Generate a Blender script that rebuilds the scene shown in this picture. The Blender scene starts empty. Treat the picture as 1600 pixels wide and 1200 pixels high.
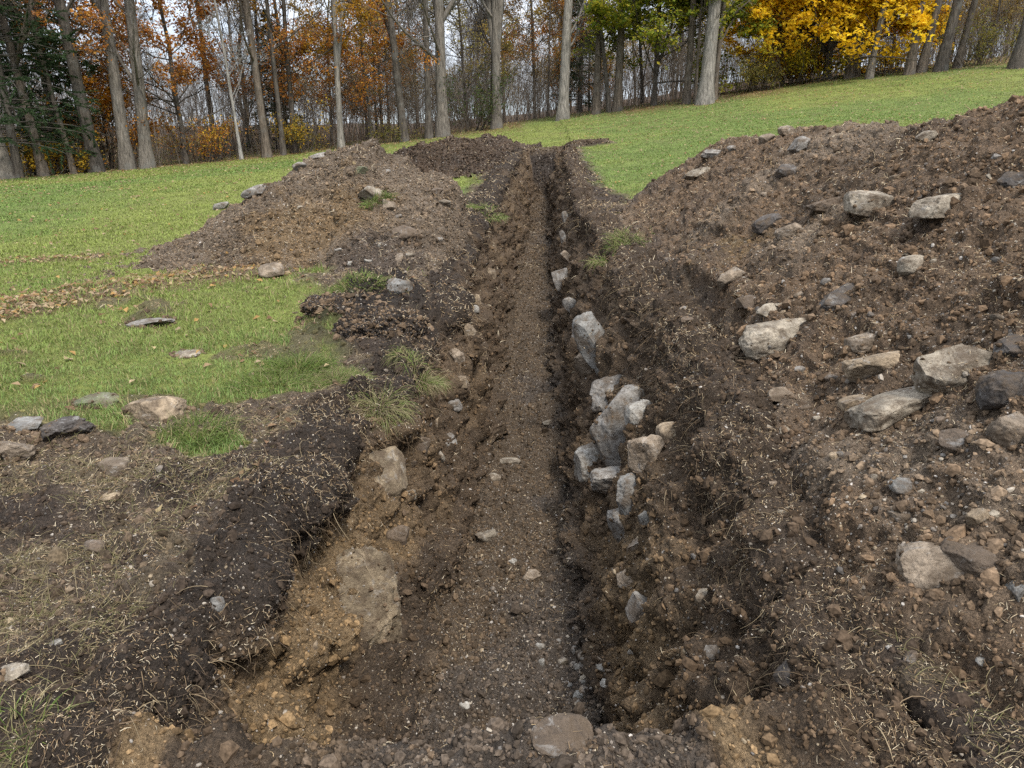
import bpy, math, random
import numpy as np
from mathutils import Vector, Matrix
from mathutils.bvhtree import BVHTree

rs = np.random.RandomState(11)
random.seed(5)
scene = bpy.context.scene
COL = scene.collection
F32 = np.float32

# ------------------------------------------------------------------ camera
FPX = 1155.0                        # focal length in photo pixels (1600 wide)
PITCH = math.atan(330 / FPX)
SP, CP = math.sin(PITCH), math.cos(PITCH)
CAM = np.array([0.0, 0.0, 1.5])
cam = bpy.data.cameras.new("camera")
cam.sensor_width = 36.0
cam.lens = FPX / 1600 * 36
cam.clip_start = 0.05
cam.clip_end = 3000
camo = bpy.data.objects.new("camera", cam)
camo.location = CAM
camo.rotation_euler = (math.pi / 2 - PITCH, 0, 0)
COL.objects.link(camo)
scene.camera = camo


def ray(px, py):
    u, v = (px - 800) / FPX, (py - 600) / FPX
    return np.array([u, CP - v * SP, -(SP + v * CP)])


def project(P):
    q = P - CAM
    d = q[:, 1] * CP - q[:, 2] * SP
    d = np.where(np.abs(d) < 1e-4, 1e-4, d)
    v = -(q[:, 1] * SP + q[:, 2] * CP) / d
    return 800 + q[:, 0] / d * FPX, 600 + v * FPX, d


# ------------------------------------------------------------------ noise
def _hash(x, y, z, s):
    h = (x * np.uint32(374761393) + y * np.uint32(668265263) + z * np.uint32(2246822519) + np.uint32(s * 3266489917 & 0xFFFFFFFF))
    h = (h ^ (h >> np.uint32(13))) * np.uint32(1274126177)
    h = (h ^ (h >> np.uint32(16))) * np.uint32(2654435761)
    return (h >> np.uint32(8)).astype(F32) * F32(1 / 16777216.0)


def vnoise(P, s=0):
    P = np.asarray(P, dtype=np.float64)
    i = np.floor(P)
    f = (P - i).astype(F32)
    i = i.astype(np.int64).astype(np.uint32)
    f = f * f * f * (f * (f * 6 - 15) + 10)
    x, y, z = i[:, 0], i[:, 1], i[:, 2]
    o = np.uint32(1)
    fx, fy, fz = f[:, 0], f[:, 1], f[:, 2]
    def L(a, b, t): return a + (b - a) * t
    c00 = L(_hash(x, y, z, s), _hash(x + o, y, z, s), fx)
    c10 = L(_hash(x, y + o, z, s), _hash(x + o, y + o, z, s), fx)
    c01 = L(_hash(x, y, z + o, s), _hash(x + o, y, z + o, s), fx)
    c11 = L(_hash(x, y + o, z + o, s), _hash(x + o, y + o, z + o, s), fx)
    return L(L(c00, c10, fy), L(c01, c11, fy), fz) * 2 - 1


def fbm(P, scale, octv=4, s=0, gain=0.5, lac=2.03):
    r = 0; a = 1.0; n = 0.0
    Q = np.asarray(P, dtype=np.float64) * scale
    for k in range(octv):
        r = r + a * vnoise(Q + 17.3 * k, s + k)
        n += a; a *= gain; Q = Q * lac
    return r / n * 1.6


def billow(P, scale, octv=3, s=0):
    r = 0; a = 1.0; n = 0
    Q = np.asarray(P, dtype=np.float64) * scale
    for k in range(octv):
        r = r + a * (1 - 2.2 * np.abs(vnoise(Q + 9.1 * k, s + k)))
        n += a; a *= 0.5; Q = Q * 2.1
    return r / n


def n1(Y, scale, s, octv=3):
    Y = np.asarray(Y, float)
    return fbm(np.stack([Y, np.full_like(Y, 3.7 * s), np.full_like(Y, 1.3)], -1).reshape(-1, 3), scale, octv, s).reshape(Y.shape)


def sstep(a, b, x):
    t = np.clip((x - a) / (b - a), 0, 1)
    return t * t * (3 - 2 * t)


# ------------------------------------------------------------------ mesh helpers
def mesh_from(name, V, quads=None, tris=None, col=None, smooth=True):
    me = bpy.data.meshes.new(name)
    V = np.ascontiguousarray(V, dtype=F32)
    me.vertices.add(len(V))
    me.vertices.foreach_set("co", V.ravel())
    parts, starts, off = [], [], 0
    for arr, k in ((quads, 4), (tris, 3)):
        if arr is not None and len(arr):
            arr = np.ascontiguousarray(arr, dtype=np.int32)
            parts.append(arr.ravel())
            starts.append(off + np.arange(len(arr), dtype=np.int32) * k)
            off += arr.size
    loops = np.concatenate(parts); st = np.concatenate(starts)
    me.loops.add(len(loops)); me.loops.foreach_set("vertex_index", loops)
    me.polygons.add(len(st)); me.polygons.foreach_set("loop_start", st)
    me.update(calc_edges=True)
    if smooth:
        me.polygons.foreach_set("use_smooth", np.ones(len(st), dtype=bool))
    else:
        me.polygons.foreach_set("use_smooth", np.zeros(len(st), dtype=bool))
    if col is not None:
        c = np.ones((len(V), 4), dtype=F32); c[:, :3] = col
        at = me.attributes.new("Col", "FLOAT_COLOR", "POINT")
        at.data.foreach_set("color", c.ravel())
    me.validate(verbose=False)
    return me


def link(name, me, mat=None, parent=None, loc=None, **props):
    o = bpy.data.objects.new(name, me)
    COL.objects.link(o)
    if mat is not None and me is not None and not len(me.materials):
        me.materials.append(mat)
    if parent is not None: o.parent = parent
    if loc is not None: o.location = loc
    for k, v in props.items():
        if v is not None: o[k] = v
    return o


def grid_quads(R, C):
    i = np.arange(R * C, dtype=np.int32).reshape(R, C)
    return np.stack([i[:-1, :-1], i[:-1, 1:], i[1:, 1:], i[1:, :-1]], -1).reshape(-1, 4)


def grid_normals(G):
    du = np.gradient(G, axis=1); dv = np.gradient(G, axis=0)
    n = np.cross(du, dv)
    n /= np.linalg.norm(n, axis=2, keepdims=True) + 1e-12
    return n


# ------------------------------------------------------------------ materials
def new_mat(name):
    m = bpy.data.materials.new(name); m.use_nodes = True
    nt = m.node_tree; nt.nodes.clear()
    out = nt.nodes.new("ShaderNodeOutputMaterial")
    b = nt.nodes.new("ShaderNodeBsdfPrincipled")
    nt.links.new(b.outputs[0], out.inputs[0])
    b.inputs["Specular IOR Level"].default_value = 0.2
    b.inputs["Roughness"].default_value = 0.95
    return m, nt, b


class NT:
    def __init__(s, nt): s.t = nt
    def n(s, typ, **kw):
        x = s.t.nodes.new(typ)
        for k, v in kw.items(): setattr(x, k, v)
        return x
    def l(s, a, b): s.t.links.new(a, b)
    def noise(s, vec, scale, detail=4, rough=0.6, dist=0.0):
        x = s.n("ShaderNodeTexNoise"); x.inputs["Scale"].default_value = scale
        x.inputs["Detail"].default_value = detail; x.inputs["Roughness"].default_value = rough
        x.inputs["Distortion"].default_value = dist
        if vec is not None: s.l(vec, x.inputs["Vector"])
        return x.outputs["Fac"]
    def ramp(s, fac, a, b, c0=0.0, c1=1.0):
        x = s.n("ShaderNodeMapRange"); x.inputs[1].default_value = a; x.inputs[2].default_value = b
        x.inputs[3].default_value = c0; x.inputs[4].default_value = c1
        s.l(fac, x.inputs[0]); return x.outputs[0]
    def math(s, op, a, b):
        x = s.n("ShaderNodeMath", operation=op)
        for i, v in enumerate((a, b)):
            if isinstance(v, (int, float)): x.inputs[i].default_value = v
            else: s.l(v, x.inputs[i])
        return x.outputs[0]
    def mix(s, fac, a, b, mode='MIX'):
        x = s.n("ShaderNodeMix", data_type='RGBA', blend_type=mode)
        for sock, v in ((x.inputs[0], fac), (x.inputs[6], a), (x.inputs[7], b)):
            if isinstance(v, (int, float)): sock.default_value = v
            elif isinstance(v, tuple): sock.default_value = (*v, 1.0)
            else: s.l(v, sock)
        return x.outputs[2]
    def grey(s, v):
        x = s.n("ShaderNodeCombineColor")
        for i in range(3): s.l(v, x.inputs[i])
        return x.outputs[0]
    def bump(s, h, dist, strength, prev=None):
        x = s.n("ShaderNodeBump"); x.inputs["Strength"].default_value = strength
        x.inputs["Distance"].default_value = dist; s.l(h, x.inputs["Height"])
        if prev is not None: s.l(prev, x.inputs["Normal"])
        return x.outputs[0]


def make_soil():
    m, nt, b = new_mat("soil"); k = NT(nt)
    pos = k.n("ShaderNodeNewGeometry").outputs["Position"]
    at = k.n("ShaderNodeAttribute", attribute_name="Col").outputs["Color"]
    a = k.ramp(k.noise(pos, 9, 5, .65), .3, .7, .65, 1.35)
    c = k.ramp(k.noise(pos, 85, 5, .75), .32, .68, .35, 1.75)
    col = k.mix(1.0, at, k.grey(k.math('MULTIPLY', a, c)), 'MULTIPLY')
    # small pale grit bedded in the earth
    v = k.n("ShaderNodeTexVoronoi"); v.inputs["Scale"].default_value = 75; k.l(pos, v.inputs["Vector"])
    sep = k.n("ShaderNodeSeparateColor"); k.l(v.outputs["Color"], sep.inputs[0])
    pick = k.math('MULTIPLY', k.ramp(sep.outputs[0], .86, .9), k.ramp(v.outputs["Distance"], .26, .18))
    patch = k.ramp(k.noise(pos, 3.5, 3), .38, .58)
    col = k.mix(k.math('MULTIPLY', k.math('MULTIPLY', pick, patch), .8), col, (.30, .25, .19))
    k.l(col, b.inputs["Base Color"])
    h1 = k.noise(pos, 38, 6, .75); h2 = k.noise(pos, 160, 4, .7)
    nn = k.bump(h1, .035, .9); nn = k.bump(h2, .012, .9, nn); nn = k.bump(pick, .006, .8, nn)
    k.l(nn, b.inputs["Normal"])
    return m


def make_attr_mat(name, rough=.8, spec=.2, trans=0.0, scale=0, lo=.7, hi=1.3):
    m, nt, b = new_mat(name); k = NT(nt)
    at = k.n("ShaderNodeAttribute", attribute_name="Col").outputs["Color"]
    col = at
    if scale:
        pos = k.n("ShaderNodeNewGeometry").outputs["Position"]
        col = k.mix(1.0, at, k.grey(k.ramp(k.noise(pos, scale, 4), .3, .7, lo, hi)), 'MULTIPLY')
    k.l(col, b.inputs["Base Color"])
    b.inputs["Roughness"].default_value = rough
    b.inputs["Specular IOR Level"].default_value = spec
    if trans > 0:
        tr = k.n("ShaderNodeBsdfTranslucent"); k.l(col, tr.inputs[0])
        mx = k.n("ShaderNodeMixShader"); mx.inputs[0].default_value = trans
        k.l(b.outputs[0], mx.inputs[1]); k.l(tr.outputs[0], mx.inputs[2])
        out = [x for x in nt.nodes if x.type == 'OUTPUT_MATERIAL'][0]
        k.l(mx.outputs[0], out.inputs[0])
    return m


def make_rock():
    m, nt, b = new_mat("stone"); k = NT(nt)
    tc = k.n("ShaderNodeTexCoord").outputs["Object"]
    oi = k.n("ShaderNodeObjectInfo")
    off = k.n("ShaderNodeVectorMath", operation='ADD')
    k.l(tc, off.inputs[0])
    cmb = k.n("ShaderNodeCombineXYZ")
    for i in range(3): k.l(k.math('MULTIPLY', oi.outputs["Random"], 37.0 + i), cmb.inputs[i])
    k.l(cmb.outputs[0], off.inputs[1])
    p = off.outputs[0]
    base = oi.outputs["Color"]
    big = k.ramp(k.noise(p, 7, 5, .6, .6), .35, .65, .55, 1.35)
    fine = k.ramp(k.noise(p, 75, 5, .7), .3, .7, .72, 1.3)
    col = k.mix(1.0, base, k.grey(k.math('MULTIPLY', big, fine)), 'MULTIPLY')
    # pale crusts, earth stains, dark pits
    crust = k.ramp(k.noise(p, 13, 6, .72, .8), .55, .66)
    col = k.mix(k.math('MULTIPLY', crust, .5), col, (.34, .33, .31))
    dirt = k.ramp(k.noise(p, 9, 6, .75, .4), .45, .60)
    col = k.mix(k.math('MULTIPLY', dirt, .85), col, (.085, .06, .038))
    pit = k.ramp(k.noise(p, 38, 5, .75, 1.5), .64, .76)
    col = k.mix(k.math('MULTIPLY', pit, .6), col, (.03, .026, .022))
    k.l(col, b.inputs["Base Color"])
    b.inputs["Roughness"].default_value = .85
    b.inputs["Specular IOR Level"].default_value = .3
    nn = k.bump(k.noise(p, 22, 7, .7), .03, .7)
    nn = k.bump(k.noise(p, 110, 5, .7), .006, .8, nn)
    k.l(nn, b.inputs["Normal"])
    return m


def make_bark(name):
    m, nt, b = new_mat(name); k = NT(nt)
    tc = k.n("ShaderNodeTexCoord").outputs["Object"]
    base = k.n("ShaderNodeObjectInfo").outputs["Color"]
    mp = k.n("ShaderNodeMapping"); mp.inputs["Scale"].default_value = (1, 1, .16); k.l(tc, mp.inputs[0])
    f = k.noise(mp.outputs[0], 16, 5, .7, .4)
    col = k.mix(1.0, base, k.grey(k.ramp(f, .32, .68, .3, 1.6)), 'MULTIPLY')
    col = k.mix(k.math('MULTIPLY', k.ramp(k.noise(tc, 2.2, 5, .65), .52, .66), .45), col, (.16, .16, .145))
    col = k.mix(k.math('MULTIPLY', k.ramp(k.noise(tc, 1.1, 4, .6), .55, .7), .4), col, (.05, .048, .038))
    k.l(col, b.inputs["Base Color"])
    k.l(k.bump(f, .06, 1.0), b.inputs["Normal"])
    return m


def make_ground():
    """lawn turf where the grass mask is 1, earth where it is 0"""
    m, nt, b = new_mat("ground_surface"); k = NT(nt)
    pos = k.n("ShaderNodeNewGeometry").outputs["Position"]
    at = k.n("ShaderNodeAttribute", attribute_name="Col").outputs["Color"]
    gm = k.n("ShaderNodeAttribute", attribute_name="grass").outputs["Fac"]
    a = k.ramp(k.noise(pos, 9, 5, .65), .3, .7, .65, 1.35)
    c = k.ramp(k.noise(pos, 85, 5, .75), .32, .68, .35, 1.75)
    soil = k.mix(1.0, at, k.grey(k.math('MULTIPLY', a, c)), 'MULTIPLY')
    v = k.n("ShaderNodeTexVoronoi"); v.inputs["Scale"].default_value = 75; k.l(pos, v.inputs["Vector"])
    sep = k.n("ShaderNodeSeparateColor"); k.l(v.outputs["Color"], sep.inputs[0])
    pick = k.math('MULTIPLY', k.ramp(sep.outputs[0], .86, .9), k.ramp(v.outputs["Distance"], .26, .18))
    patch = k.ramp(k.noise(pos, 3.5, 3), .38, .58)
    soil = k.mix(k.math('MULTIPLY', k.math('MULTIPLY', pick, patch), .8), soil, (.30, .25, .19))
    g1 = k.ramp(k.noise(pos, 2.2, 6, .7), .35, .65, .7, 1.25)
    g2 = k.ramp(k.noise(pos, 22, 5, .75), .3, .7, .6, 1.4)
    turf = k.mix(1.0, at, k.grey(k.math('MULTIPLY', g1, g2)), 'MULTIPLY')
    col = k.mix(gm, soil, turf)
    k.l(col, b.inputs["Base Color"])
    nn = k.bump(k.noise(pos, 38, 6, .75), .035, .9)
    nn = k.bump(k.noise(pos, 160, 4, .7), .012, .9, nn)
    k.l(nn, b.inputs["Normal"])
    return m


M_SOIL = make_soil()
M_GROUND = make_ground()
M_ROCK = make_rock()
M_BARK = make_bark("bark")
M_GRASS = make_attr_mat("grass_blade", .6, .25, .35)
M_LEAF = make_attr_mat("leaf", .7, .2, .5)
M_DRY = make_attr_mat("dry_fibre", .8, .2)
M_CHIP = make_attr_mat("stone_chip", .85, .25, 0, 60, .7, 1.3)
M_CLOD = make_attr_mat("earth_clod", .95, .1, 0, 90, .5, 1.5)
# ------------------------------------------------------------------ terrain
CTRL = np.array([
    (-1.2, -3, 0), (1.2, -3, .05), (-1.2, 1.5, 0), (-1.2, 4, 0), (-1.2, 6, .05), (-1.2, 9, .3), (-.8, 12.2, .72), (-.6, 14, .95),
    (-.3, 18.5, 1.6), (.6, 25, 2.25), (-3.3, 4.5, 0), (-2.3, 18.9, 1.45), (-3.2, 20, 1.72), (-7.8, 11.3, .3), (-5.1, 11, .4),
    (-2.6, 8.1, .28), (-17, 25.7, 1.3), (-8.9, 33, 2.3), (1.2, 3, .05), (1.2, 6, .12), (1.4, 9, .35), (1.7, 12.2, .75),
    (2.95, 17.6, 1.58), (3, 25, 2.5), (8.7, 21, 2.76), (13.3, 23.3, 3.2), (5, 9, .6), (5, 3, .2), (2.4, 37, 4.0), (8.6, 35, 4.55),
    (15.8, 37.7, 5.9), (20.8, 32.5, 5.77), (-10, 0, 0), (12, 0, .5), (-20, 10, .3), (-10, 22, 1.35)], float)


def _tps_fit(c):
    n = len(c); P = c[:, :2]
    r2 = ((P[:, None] - P[None]) ** 2).sum(-1)
    K = .5 * r2 * np.log(r2 + 1e-9) + np.eye(n) * 2.0
    A = np.zeros((n + 3, n + 3)); A[:n, :n] = K
    A[:n, n] = 1; A[:n, n + 1:] = P; A[n, :n] = 1; A[n + 1:, :n] = P.T
    return np.linalg.solve(A, np.concatenate([c[:, 2], np.zeros(3)]))


_W = _tps_fit(CTRL)


def zg(X, Y):
    X = np.asarray(X, float); Y = np.asarray(Y, float); shp = np.broadcast(X, Y).shape
    X = np.broadcast_to(X, shp).ravel(); Y = np.broadcast_to(Y, shp).ravel()
    x = np.clip(X, -22, 24); y = np.clip(Y, -3, 40)
    z = _W[-3] + _W[-2] * x + _W[-1] * y
    for (cx, cy, _), w in zip(CTRL, _W):
        r2 = (x - cx) ** 2 + (y - cy) ** 2
        z = z + w * .5 * r2 * np.log(r2 + 1e-9)
    ed = np.interp(X, [-60, -22, -17, -9, 2.4, 8.6, 15.8, 21, 60], [25, 25, 25.7, 33, 37, 35, 37.7, 33, 33])
    t = np.clip(Y - ed - 7, 0, 45)
    z = z - np.clip(Y - ed, 0, 8) * .02 + t * .085 * np.clip(t / 10, 0, 1)          # the wooded hillside behind
    return z.reshape(shp)


def on_ground(px, py):
    """distance along a sight line to the lawn"""
    r = ray(px, py)
    t = np.linspace(2, 70, 3000)
    P = CAM + t[:, None] * r
    hit = np.nonzero(P[:, 2] < zg(P[:, 0], P[:, 1]))[0]
    return P[hit[0]] if len(hit) else None


def itp(Y, ys, vs):
    return np.interp(Y, ys, vs)


def xc(Y): return itp(Y, [-5, 3.1, 5.93, 12.2, 24, 30], [-.2, .01, .083, .34, .98, 1.3])
def hw(Y): return itp(Y, [0, 3.5, 6.6, 13.3, 24], [.55, .52, .47, .38, .27]) + .045 * n1(Y, 1.3, 12) + .03 * n1(Y, 4, 13)
def floorz(Y):
    return itp(Y, [0, 3.5, 6.6, 9, 13.3, 18, 24, 30], [-1.36, -1.36, -1.33, -1.04, -.48, .14, .90, 1.6])
def off_left(Y):
    o = 1.07 + .07 * n1(Y, 1.3, 1) + .05 * n1(Y, 4.5, 2)
    o = o + .20 * (1 - sstep(3.6, 7, Y))
    o = o + .26 * np.exp(-((Y - 4.55) / .25) ** 2)            # broken notch in the edge
    o = o - .10 * np.exp(-((Y - 3.55) / .45) ** 2) - .16 * np.exp(-((Y - 7.2) / .9) ** 2)
    return o * itp(Y, [0, 6, 10, 24], [1, 1.02, 1.10, 1.0])
def off_right(Y):
    o = 1.16 + .13 * sstep(3.2, 4.5, Y) * (1 - sstep(9, 13, Y)) + .08 * n1(Y, 1.1, 4) + .06 * n1(Y, 4.0, 5)
    o = o + .16 * np.exp(-((Y - 3.1) / .5) ** 2) + .22 * np.exp(-((Y - 5.5) / 1.5) ** 2)
    o = o * itp(Y, [0, 9, 14, 22], [1, 1, .88, .72])
    return o + 1.1 * np.exp(-((Y - 23.2) / .8) ** 4)          # side cut at the far end
def dig(Y): return sstep(1.66, 2.0, Y + .05 * n1(Y, 3, 8)) * (1 - sstep(23.7, 24.6, Y))


Yr = [-60, -40, -25, -15, -9, -5, -3, -1.5, -.5, .3, .8, 1.1]
y = 1.2
while y < 33:
    Yr.append(y); y += max(.0125, .0047 * y)
while y < 450:
    Yr.append(y); y *= 1.09
Yr = np.array(Yr)
R = len(Yr)
uni = np.arange(1, 165) * .0145
g = [uni[-1]]; st = .0145
while g[-1] < 300:
    st *= 1.05; g.append(g[-1] + st)
dL = np.concatenate([uni, g[1:]])
uni = np.arange(1, 22) * .03
g = [uni[-1]]; st = .03
while g[-1] < 300:
    st *= 1.07; g.append(g[-1] + st)
dR = np.concatenate([uni, g[1:]])


def dense(pts, n):
    p = np.array(pts, float)
    s = np.concatenate([[0], np.cumsum(np.hypot(*np.diff(p, axis=0).T))])
    t = np.linspace(0, s[-1], n * 4)
    q = np.stack([np.interp(t, s, p[:, 0]), np.interp(t, s, p[:, 1])], 1)
    w = n * 4 // 22; ker = np.hanning(2 * w + 1); ker /= ker.sum()
    qq = np.pad(q, ((w, w), (0, 0)), mode='edge')
    q = np.stack([np.convolve(qq[:, i], ker, 'valid') for i in range(2)], 1)
    s = np.concatenate([[0], np.cumsum(np.hypot(*np.diff(q, axis=0).T))])
    t = np.linspace(0, s[-1], n)
    return np.stack([np.interp(t, s, q[:, 0]), np.interp(t, s, q[:, 1])], 1)


NL, NF, NR = 150, 64, 175
# (out from the floor edge 0..1, height 0..1)
PL = dense([(0, 0), (.09, .05), (.26, .15), (.44, .25), (.57, .36), (.63, .52), (.69, .68), (.73, .86), (.78, .95), (1.0, 1.0)], NL)
PL2 = dense([(0, 0), (.07, .10), (.17, .27), (.29, .47), (.41, .67), (.52, .85), (.63, .95), (1.0, 1.0)], NL)
PR = dense([(0, 0), (.06, .06), (.13, .30), (.21, .52), (.34, .67), (.54, .80), (.72, .91), (.83, .97), (1.0, 1.0)], NR)
PR2 = dense([(0, 0), (.05, .08), (.17, .30), (.32, .53), (.48, .74), (.63, .91), (.73, .97), (1.0, 1.0)], NR)

XC, HW, FZ, OL, OR, DG = xc(Yr), hw(Yr), floorz(Yr), off_left(Yr), off_right(Yr), dig(Yr)
lipL = XC - OL; lipR = XC + OR
zL = zg(lipL, Yr); zR = zg(lipR, Yr) + .07 + .22 * sstep(2.6, 4.5, Yr) * (1 - sstep(9, 13, Yr))
C = len(dL) + NL + NF + NR + len(dR)
G = np.zeros((R, C, 3)); G[:, :, 1] = Yr[:, None]
A = np.full((R, C), 2.0)                                     # 0 floor, 0..1 wall height, 2 open ground
side = np.zeros(C)
c0 = 0
X = lipL[:, None] - dL[::-1][None]
G[:, :len(dL), 0] = X; G[:, :len(dL), 2] = zg(X, np.broadcast_to(Yr[:, None], X.shape))
side[:len(dL)] = -1; c0 = len(dL)
pl = PL[::-1]; pl2 = PL2[::-1]; tb = sstep(3.7, 4.7, Yr + .2 * n1(Yr, 1.5, 17))
for j in range(NL):
    a, h = (pl[j][i] * (1 - tb) + pl2[j][i] * tb for i in (0, 1))
    G[:, c0 + j, 0] = XC - HW - (OL - HW) * a
    zs = zg(G[:, c0 + j, 0], Yr)
    zf = FZ * DG + (1 - DG) * zs
    G[:, c0 + j, 2] = zf + (zL * DG + zs * (1 - DG) - zf) * h
    A[:, c0 + j] = h
side[c0:c0 + NL] = -1; c0 += NL
for j in range(NF):
    t = (j + 1) / (NF + 1)
    G[:, c0 + j, 0] = XC - HW + 2 * HW * t
    zsur = zg(G[:, c0 + j, 0], Yr)
    G[:, c0 + j, 2] = FZ * DG + (1 - DG) * zsur - .03 * math.sin(math.pi * t) * DG
    A[:, c0 + j] = 0
c0 += NF
tr_ = sstep(3.2, 4.4, Yr + .2 * n1(Yr, 1.5, 18))
for j in range(NR):
    a, h = (PR[j][i] * (1 - tr_) + PR2[j][i] * tr_ for i in (0, 1))
    shallow = np.exp(-((Yr - 23.2) / .9) ** 4)               # the side cut is shallow
    hh = h * (1 - shallow) + shallow * np.clip(h ** .35, 0, 1)
    G[:, c0 + j, 0] = XC + HW + (OR - HW) * a
    zs = zg(G[:, c0 + j, 0], Yr)
    zf = FZ * DG + (1 - DG) * zs
    G[:, c0 + j, 2] = zf + (zR * DG + zs * (1 - DG) - zf) * hh
    A[:, c0 + j] = h
side[c0:c0 + NR] = 1; c0 += NR
X = lipR[:, None] + dR[None]
G[:, c0:, 0] = X
G[:, c0:, 2] = zg(X, np.broadcast_to(Yr[:, None], X.shape)) + (zR - zg(lipR, Yr))[:, None] * np.exp(-dR / .5)[None]
side[c0:] = 1

Xg, Yg = G[..., 0], G[..., 1]
P0 = G.reshape(-1, 3).copy()
N0 = grid_normals(G).reshape(-1, 3)
Af = A.ravel(); Sf = np.broadcast_to(side[None], (R, C)).ravel()
dgf = np.broadcast_to(DG[:, None], (R, C)).ravel()
dist_lip_L = np.clip(lipL[:, None] - Xg, 0, None).ravel()      # metres left of the left lip
dist_lip_R = np.clip(Xg - lipR[:, None], 0, None).ravel()
Xf, Yf = P0[:, 0], P0[:, 1]

# --- where turf grows
nA = fbm(P0, .9, 5, 21); nB = fbm(P0, 3.2, 4, 25)
near = (np.abs(Xf) < 40) & (Yf > -8) & (Yf < 60)
mL = itp(Yf, [0, 3.6, 4.2, 4.9, 5.6, 6.2, 7.0, 8.3, 9.5, 11, 13, 15, 17, 20, 24], [6, 3.2, 1.0, .30, .34, .75, 1.15, 1.40, 1.3, .9, .6, .35, .25, .22, .2])
mR = itp(Yf, [0, 9, 12, 13.5, 15, 18, 22], [5, 4.5, 2.2, .7, .32, .22, .2])
# front of the turf: everything nearer than this is churned earth
front = 4.25 + .25 * np.sin(Xf * 1.3 + .6) - .05 * Xf
gL = sstep(-.30, .34, dist_lip_L - mL * (1 + .22 * nA) + .16 * nB) * sstep(-.55, .5, Yf - front + .45 * nA + .35 * nB)
gR = sstep(-.2, .25, dist_lip_R - mR * (1 + .2 * nA) + .14 * nB) * sstep(3, 5, Yf)
gL = gL * (1 - .7 * sstep(.38, .62, fbm(P0, 1.7, 5, 27)) * (1 - sstep(7.5, 10, Yf)))
grass = np.where(Sf < 0, gL, gR)
grass[Af < 1.5] = 0
endg = sstep(24.5, 24.9, Yf)                                   # lawn closes beyond the far end
grass = np.maximum(grass, np.where(np.abs(Xf - xc(Yf)) < 3, endg, 0))
# small turf islands on the churned earth
isl = 1.15 * np.exp(-(((Xf + 1.85) / .62) ** 2 + ((Yf - 5.40) / .34) ** 2)) + .75 * np.exp(-(((Xf + 1.35) / .26) ** 2 + ((Yf - 5.25) / .22) ** 2)) + np.exp(-(((Xf + 1.75) / .30) ** 2 + ((Yf - 3.88) / .22) ** 2)) + .8 * np.exp(-(((Xf + 1.15) / .45) ** 2 + ((Yf - 8.9) / .5) ** 2))
grass = np.maximum(grass, sstep(.35, .8, isl + .25 * nB) * (Af > 1.5))
# bare patch filled with leaves on the lawn
def leafpatch(X, Y):
    best = np.full(X.shape, 9.0)
    for (x0, y0, x1, y1) in ((-6.2, 6.6, -5.0, 7.6), (-5.0, 7.6, -4.4, 8.5), (-4.4, 8.5, -3.2, 9.2)):
        dx, dy = x1 - x0, y1 - y0
        t = np.clip(((X - x0) * dx + (Y - y0) * dy) / (dx * dx + dy * dy), 0, 1)
        best = np.minimum(best, np.hypot(X - x0 - t * dx, Y - y0 - t * dy))
    a = np.exp(-(best / .72) ** 2)
    c = .7 * np.exp(-(((X + 6.6) / 1.9) ** 2 + ((Y - 10.6) / .35) ** 2))
    return np.maximum(a, c)
LP = leafpatch(Xf, Yf)
grass = grass * (1 - .6 * sstep(.55, 1.15, LP + .45 * nB))

# --- earth and turf colours (albedo)
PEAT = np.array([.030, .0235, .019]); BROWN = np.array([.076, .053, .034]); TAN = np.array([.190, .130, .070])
FLOOR = np.array([.078, .057, .038]); MARG = np.array([.088, .066, .047]); GREYB = np.array([.060, .050, .042])  # BROWN and FLOOR: wet soil, darkened further to paint in the trench's shade


def lerp(a, b, t): return a + (b - a) * t[:, None]


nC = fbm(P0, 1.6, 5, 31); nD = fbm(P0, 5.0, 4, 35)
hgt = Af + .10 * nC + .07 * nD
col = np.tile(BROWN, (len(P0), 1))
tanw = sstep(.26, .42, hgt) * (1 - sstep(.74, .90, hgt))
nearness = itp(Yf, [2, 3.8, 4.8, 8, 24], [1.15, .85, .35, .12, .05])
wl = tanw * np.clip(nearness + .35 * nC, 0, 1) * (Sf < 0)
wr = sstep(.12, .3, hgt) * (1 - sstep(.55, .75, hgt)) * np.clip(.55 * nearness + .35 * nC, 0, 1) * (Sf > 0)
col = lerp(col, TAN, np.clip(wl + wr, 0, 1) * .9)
pe = sstep(.80, .93, hgt) * (Af < 1.5)
pe = pe * np.where(Sf < 0, .85, .4)  # peat weakened on the right wall, painting it as better lit
col = lerp(col, PEAT, np.clip(pe, 0, 1))
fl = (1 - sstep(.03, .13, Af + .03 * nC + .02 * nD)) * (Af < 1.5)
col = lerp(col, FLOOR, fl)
deb = sstep(.03, .08, hgt) * (1 - sstep(.24, .36, hgt)) * (Sf < 0) * (1 - sstep(4, 6, Yf))
col = lerp(col, np.array([.064, .046, .031]), deb)
wet = fl * sstep(.0, .5, nC + .3 * (Xf - xc(Yf)) / .5 + .9 * (1 - sstep(2.6, 4.6, Yf)) - .25)
col = lerp(col, GREYB * 1.1, wet * .65)
col = lerp(col, PEAT * 1.3, (Af < .3) * (Yf > 20) * (1 - sstep(.80, .99, dgf)) * sstep(.02, .2, dgf))
opn = (Af > 1.5)
sc = lerp(np.tile(MARG, (len(P0), 1)), np.array([.044, .0325, .0245]), sstep(.05, .5, nC + .55 * np.exp(-(dist_lip_L / .9) ** 2) - .12))
sc = lerp(sc, np.array([.12, .095, .06]), sstep(.25, .7, nD - .2 * nC) * .55)
sod = np.exp(-(((dist_lip_L - .55) / .65) ** 2 + ((Yf - 7.3) / 1.2) ** 2)) * (Sf < 0)
sc = lerp(sc, PEAT * .85, sstep(.3, .65, sod + .2 * nD))
col = np.where(opn[:, None], sc, col)
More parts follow.
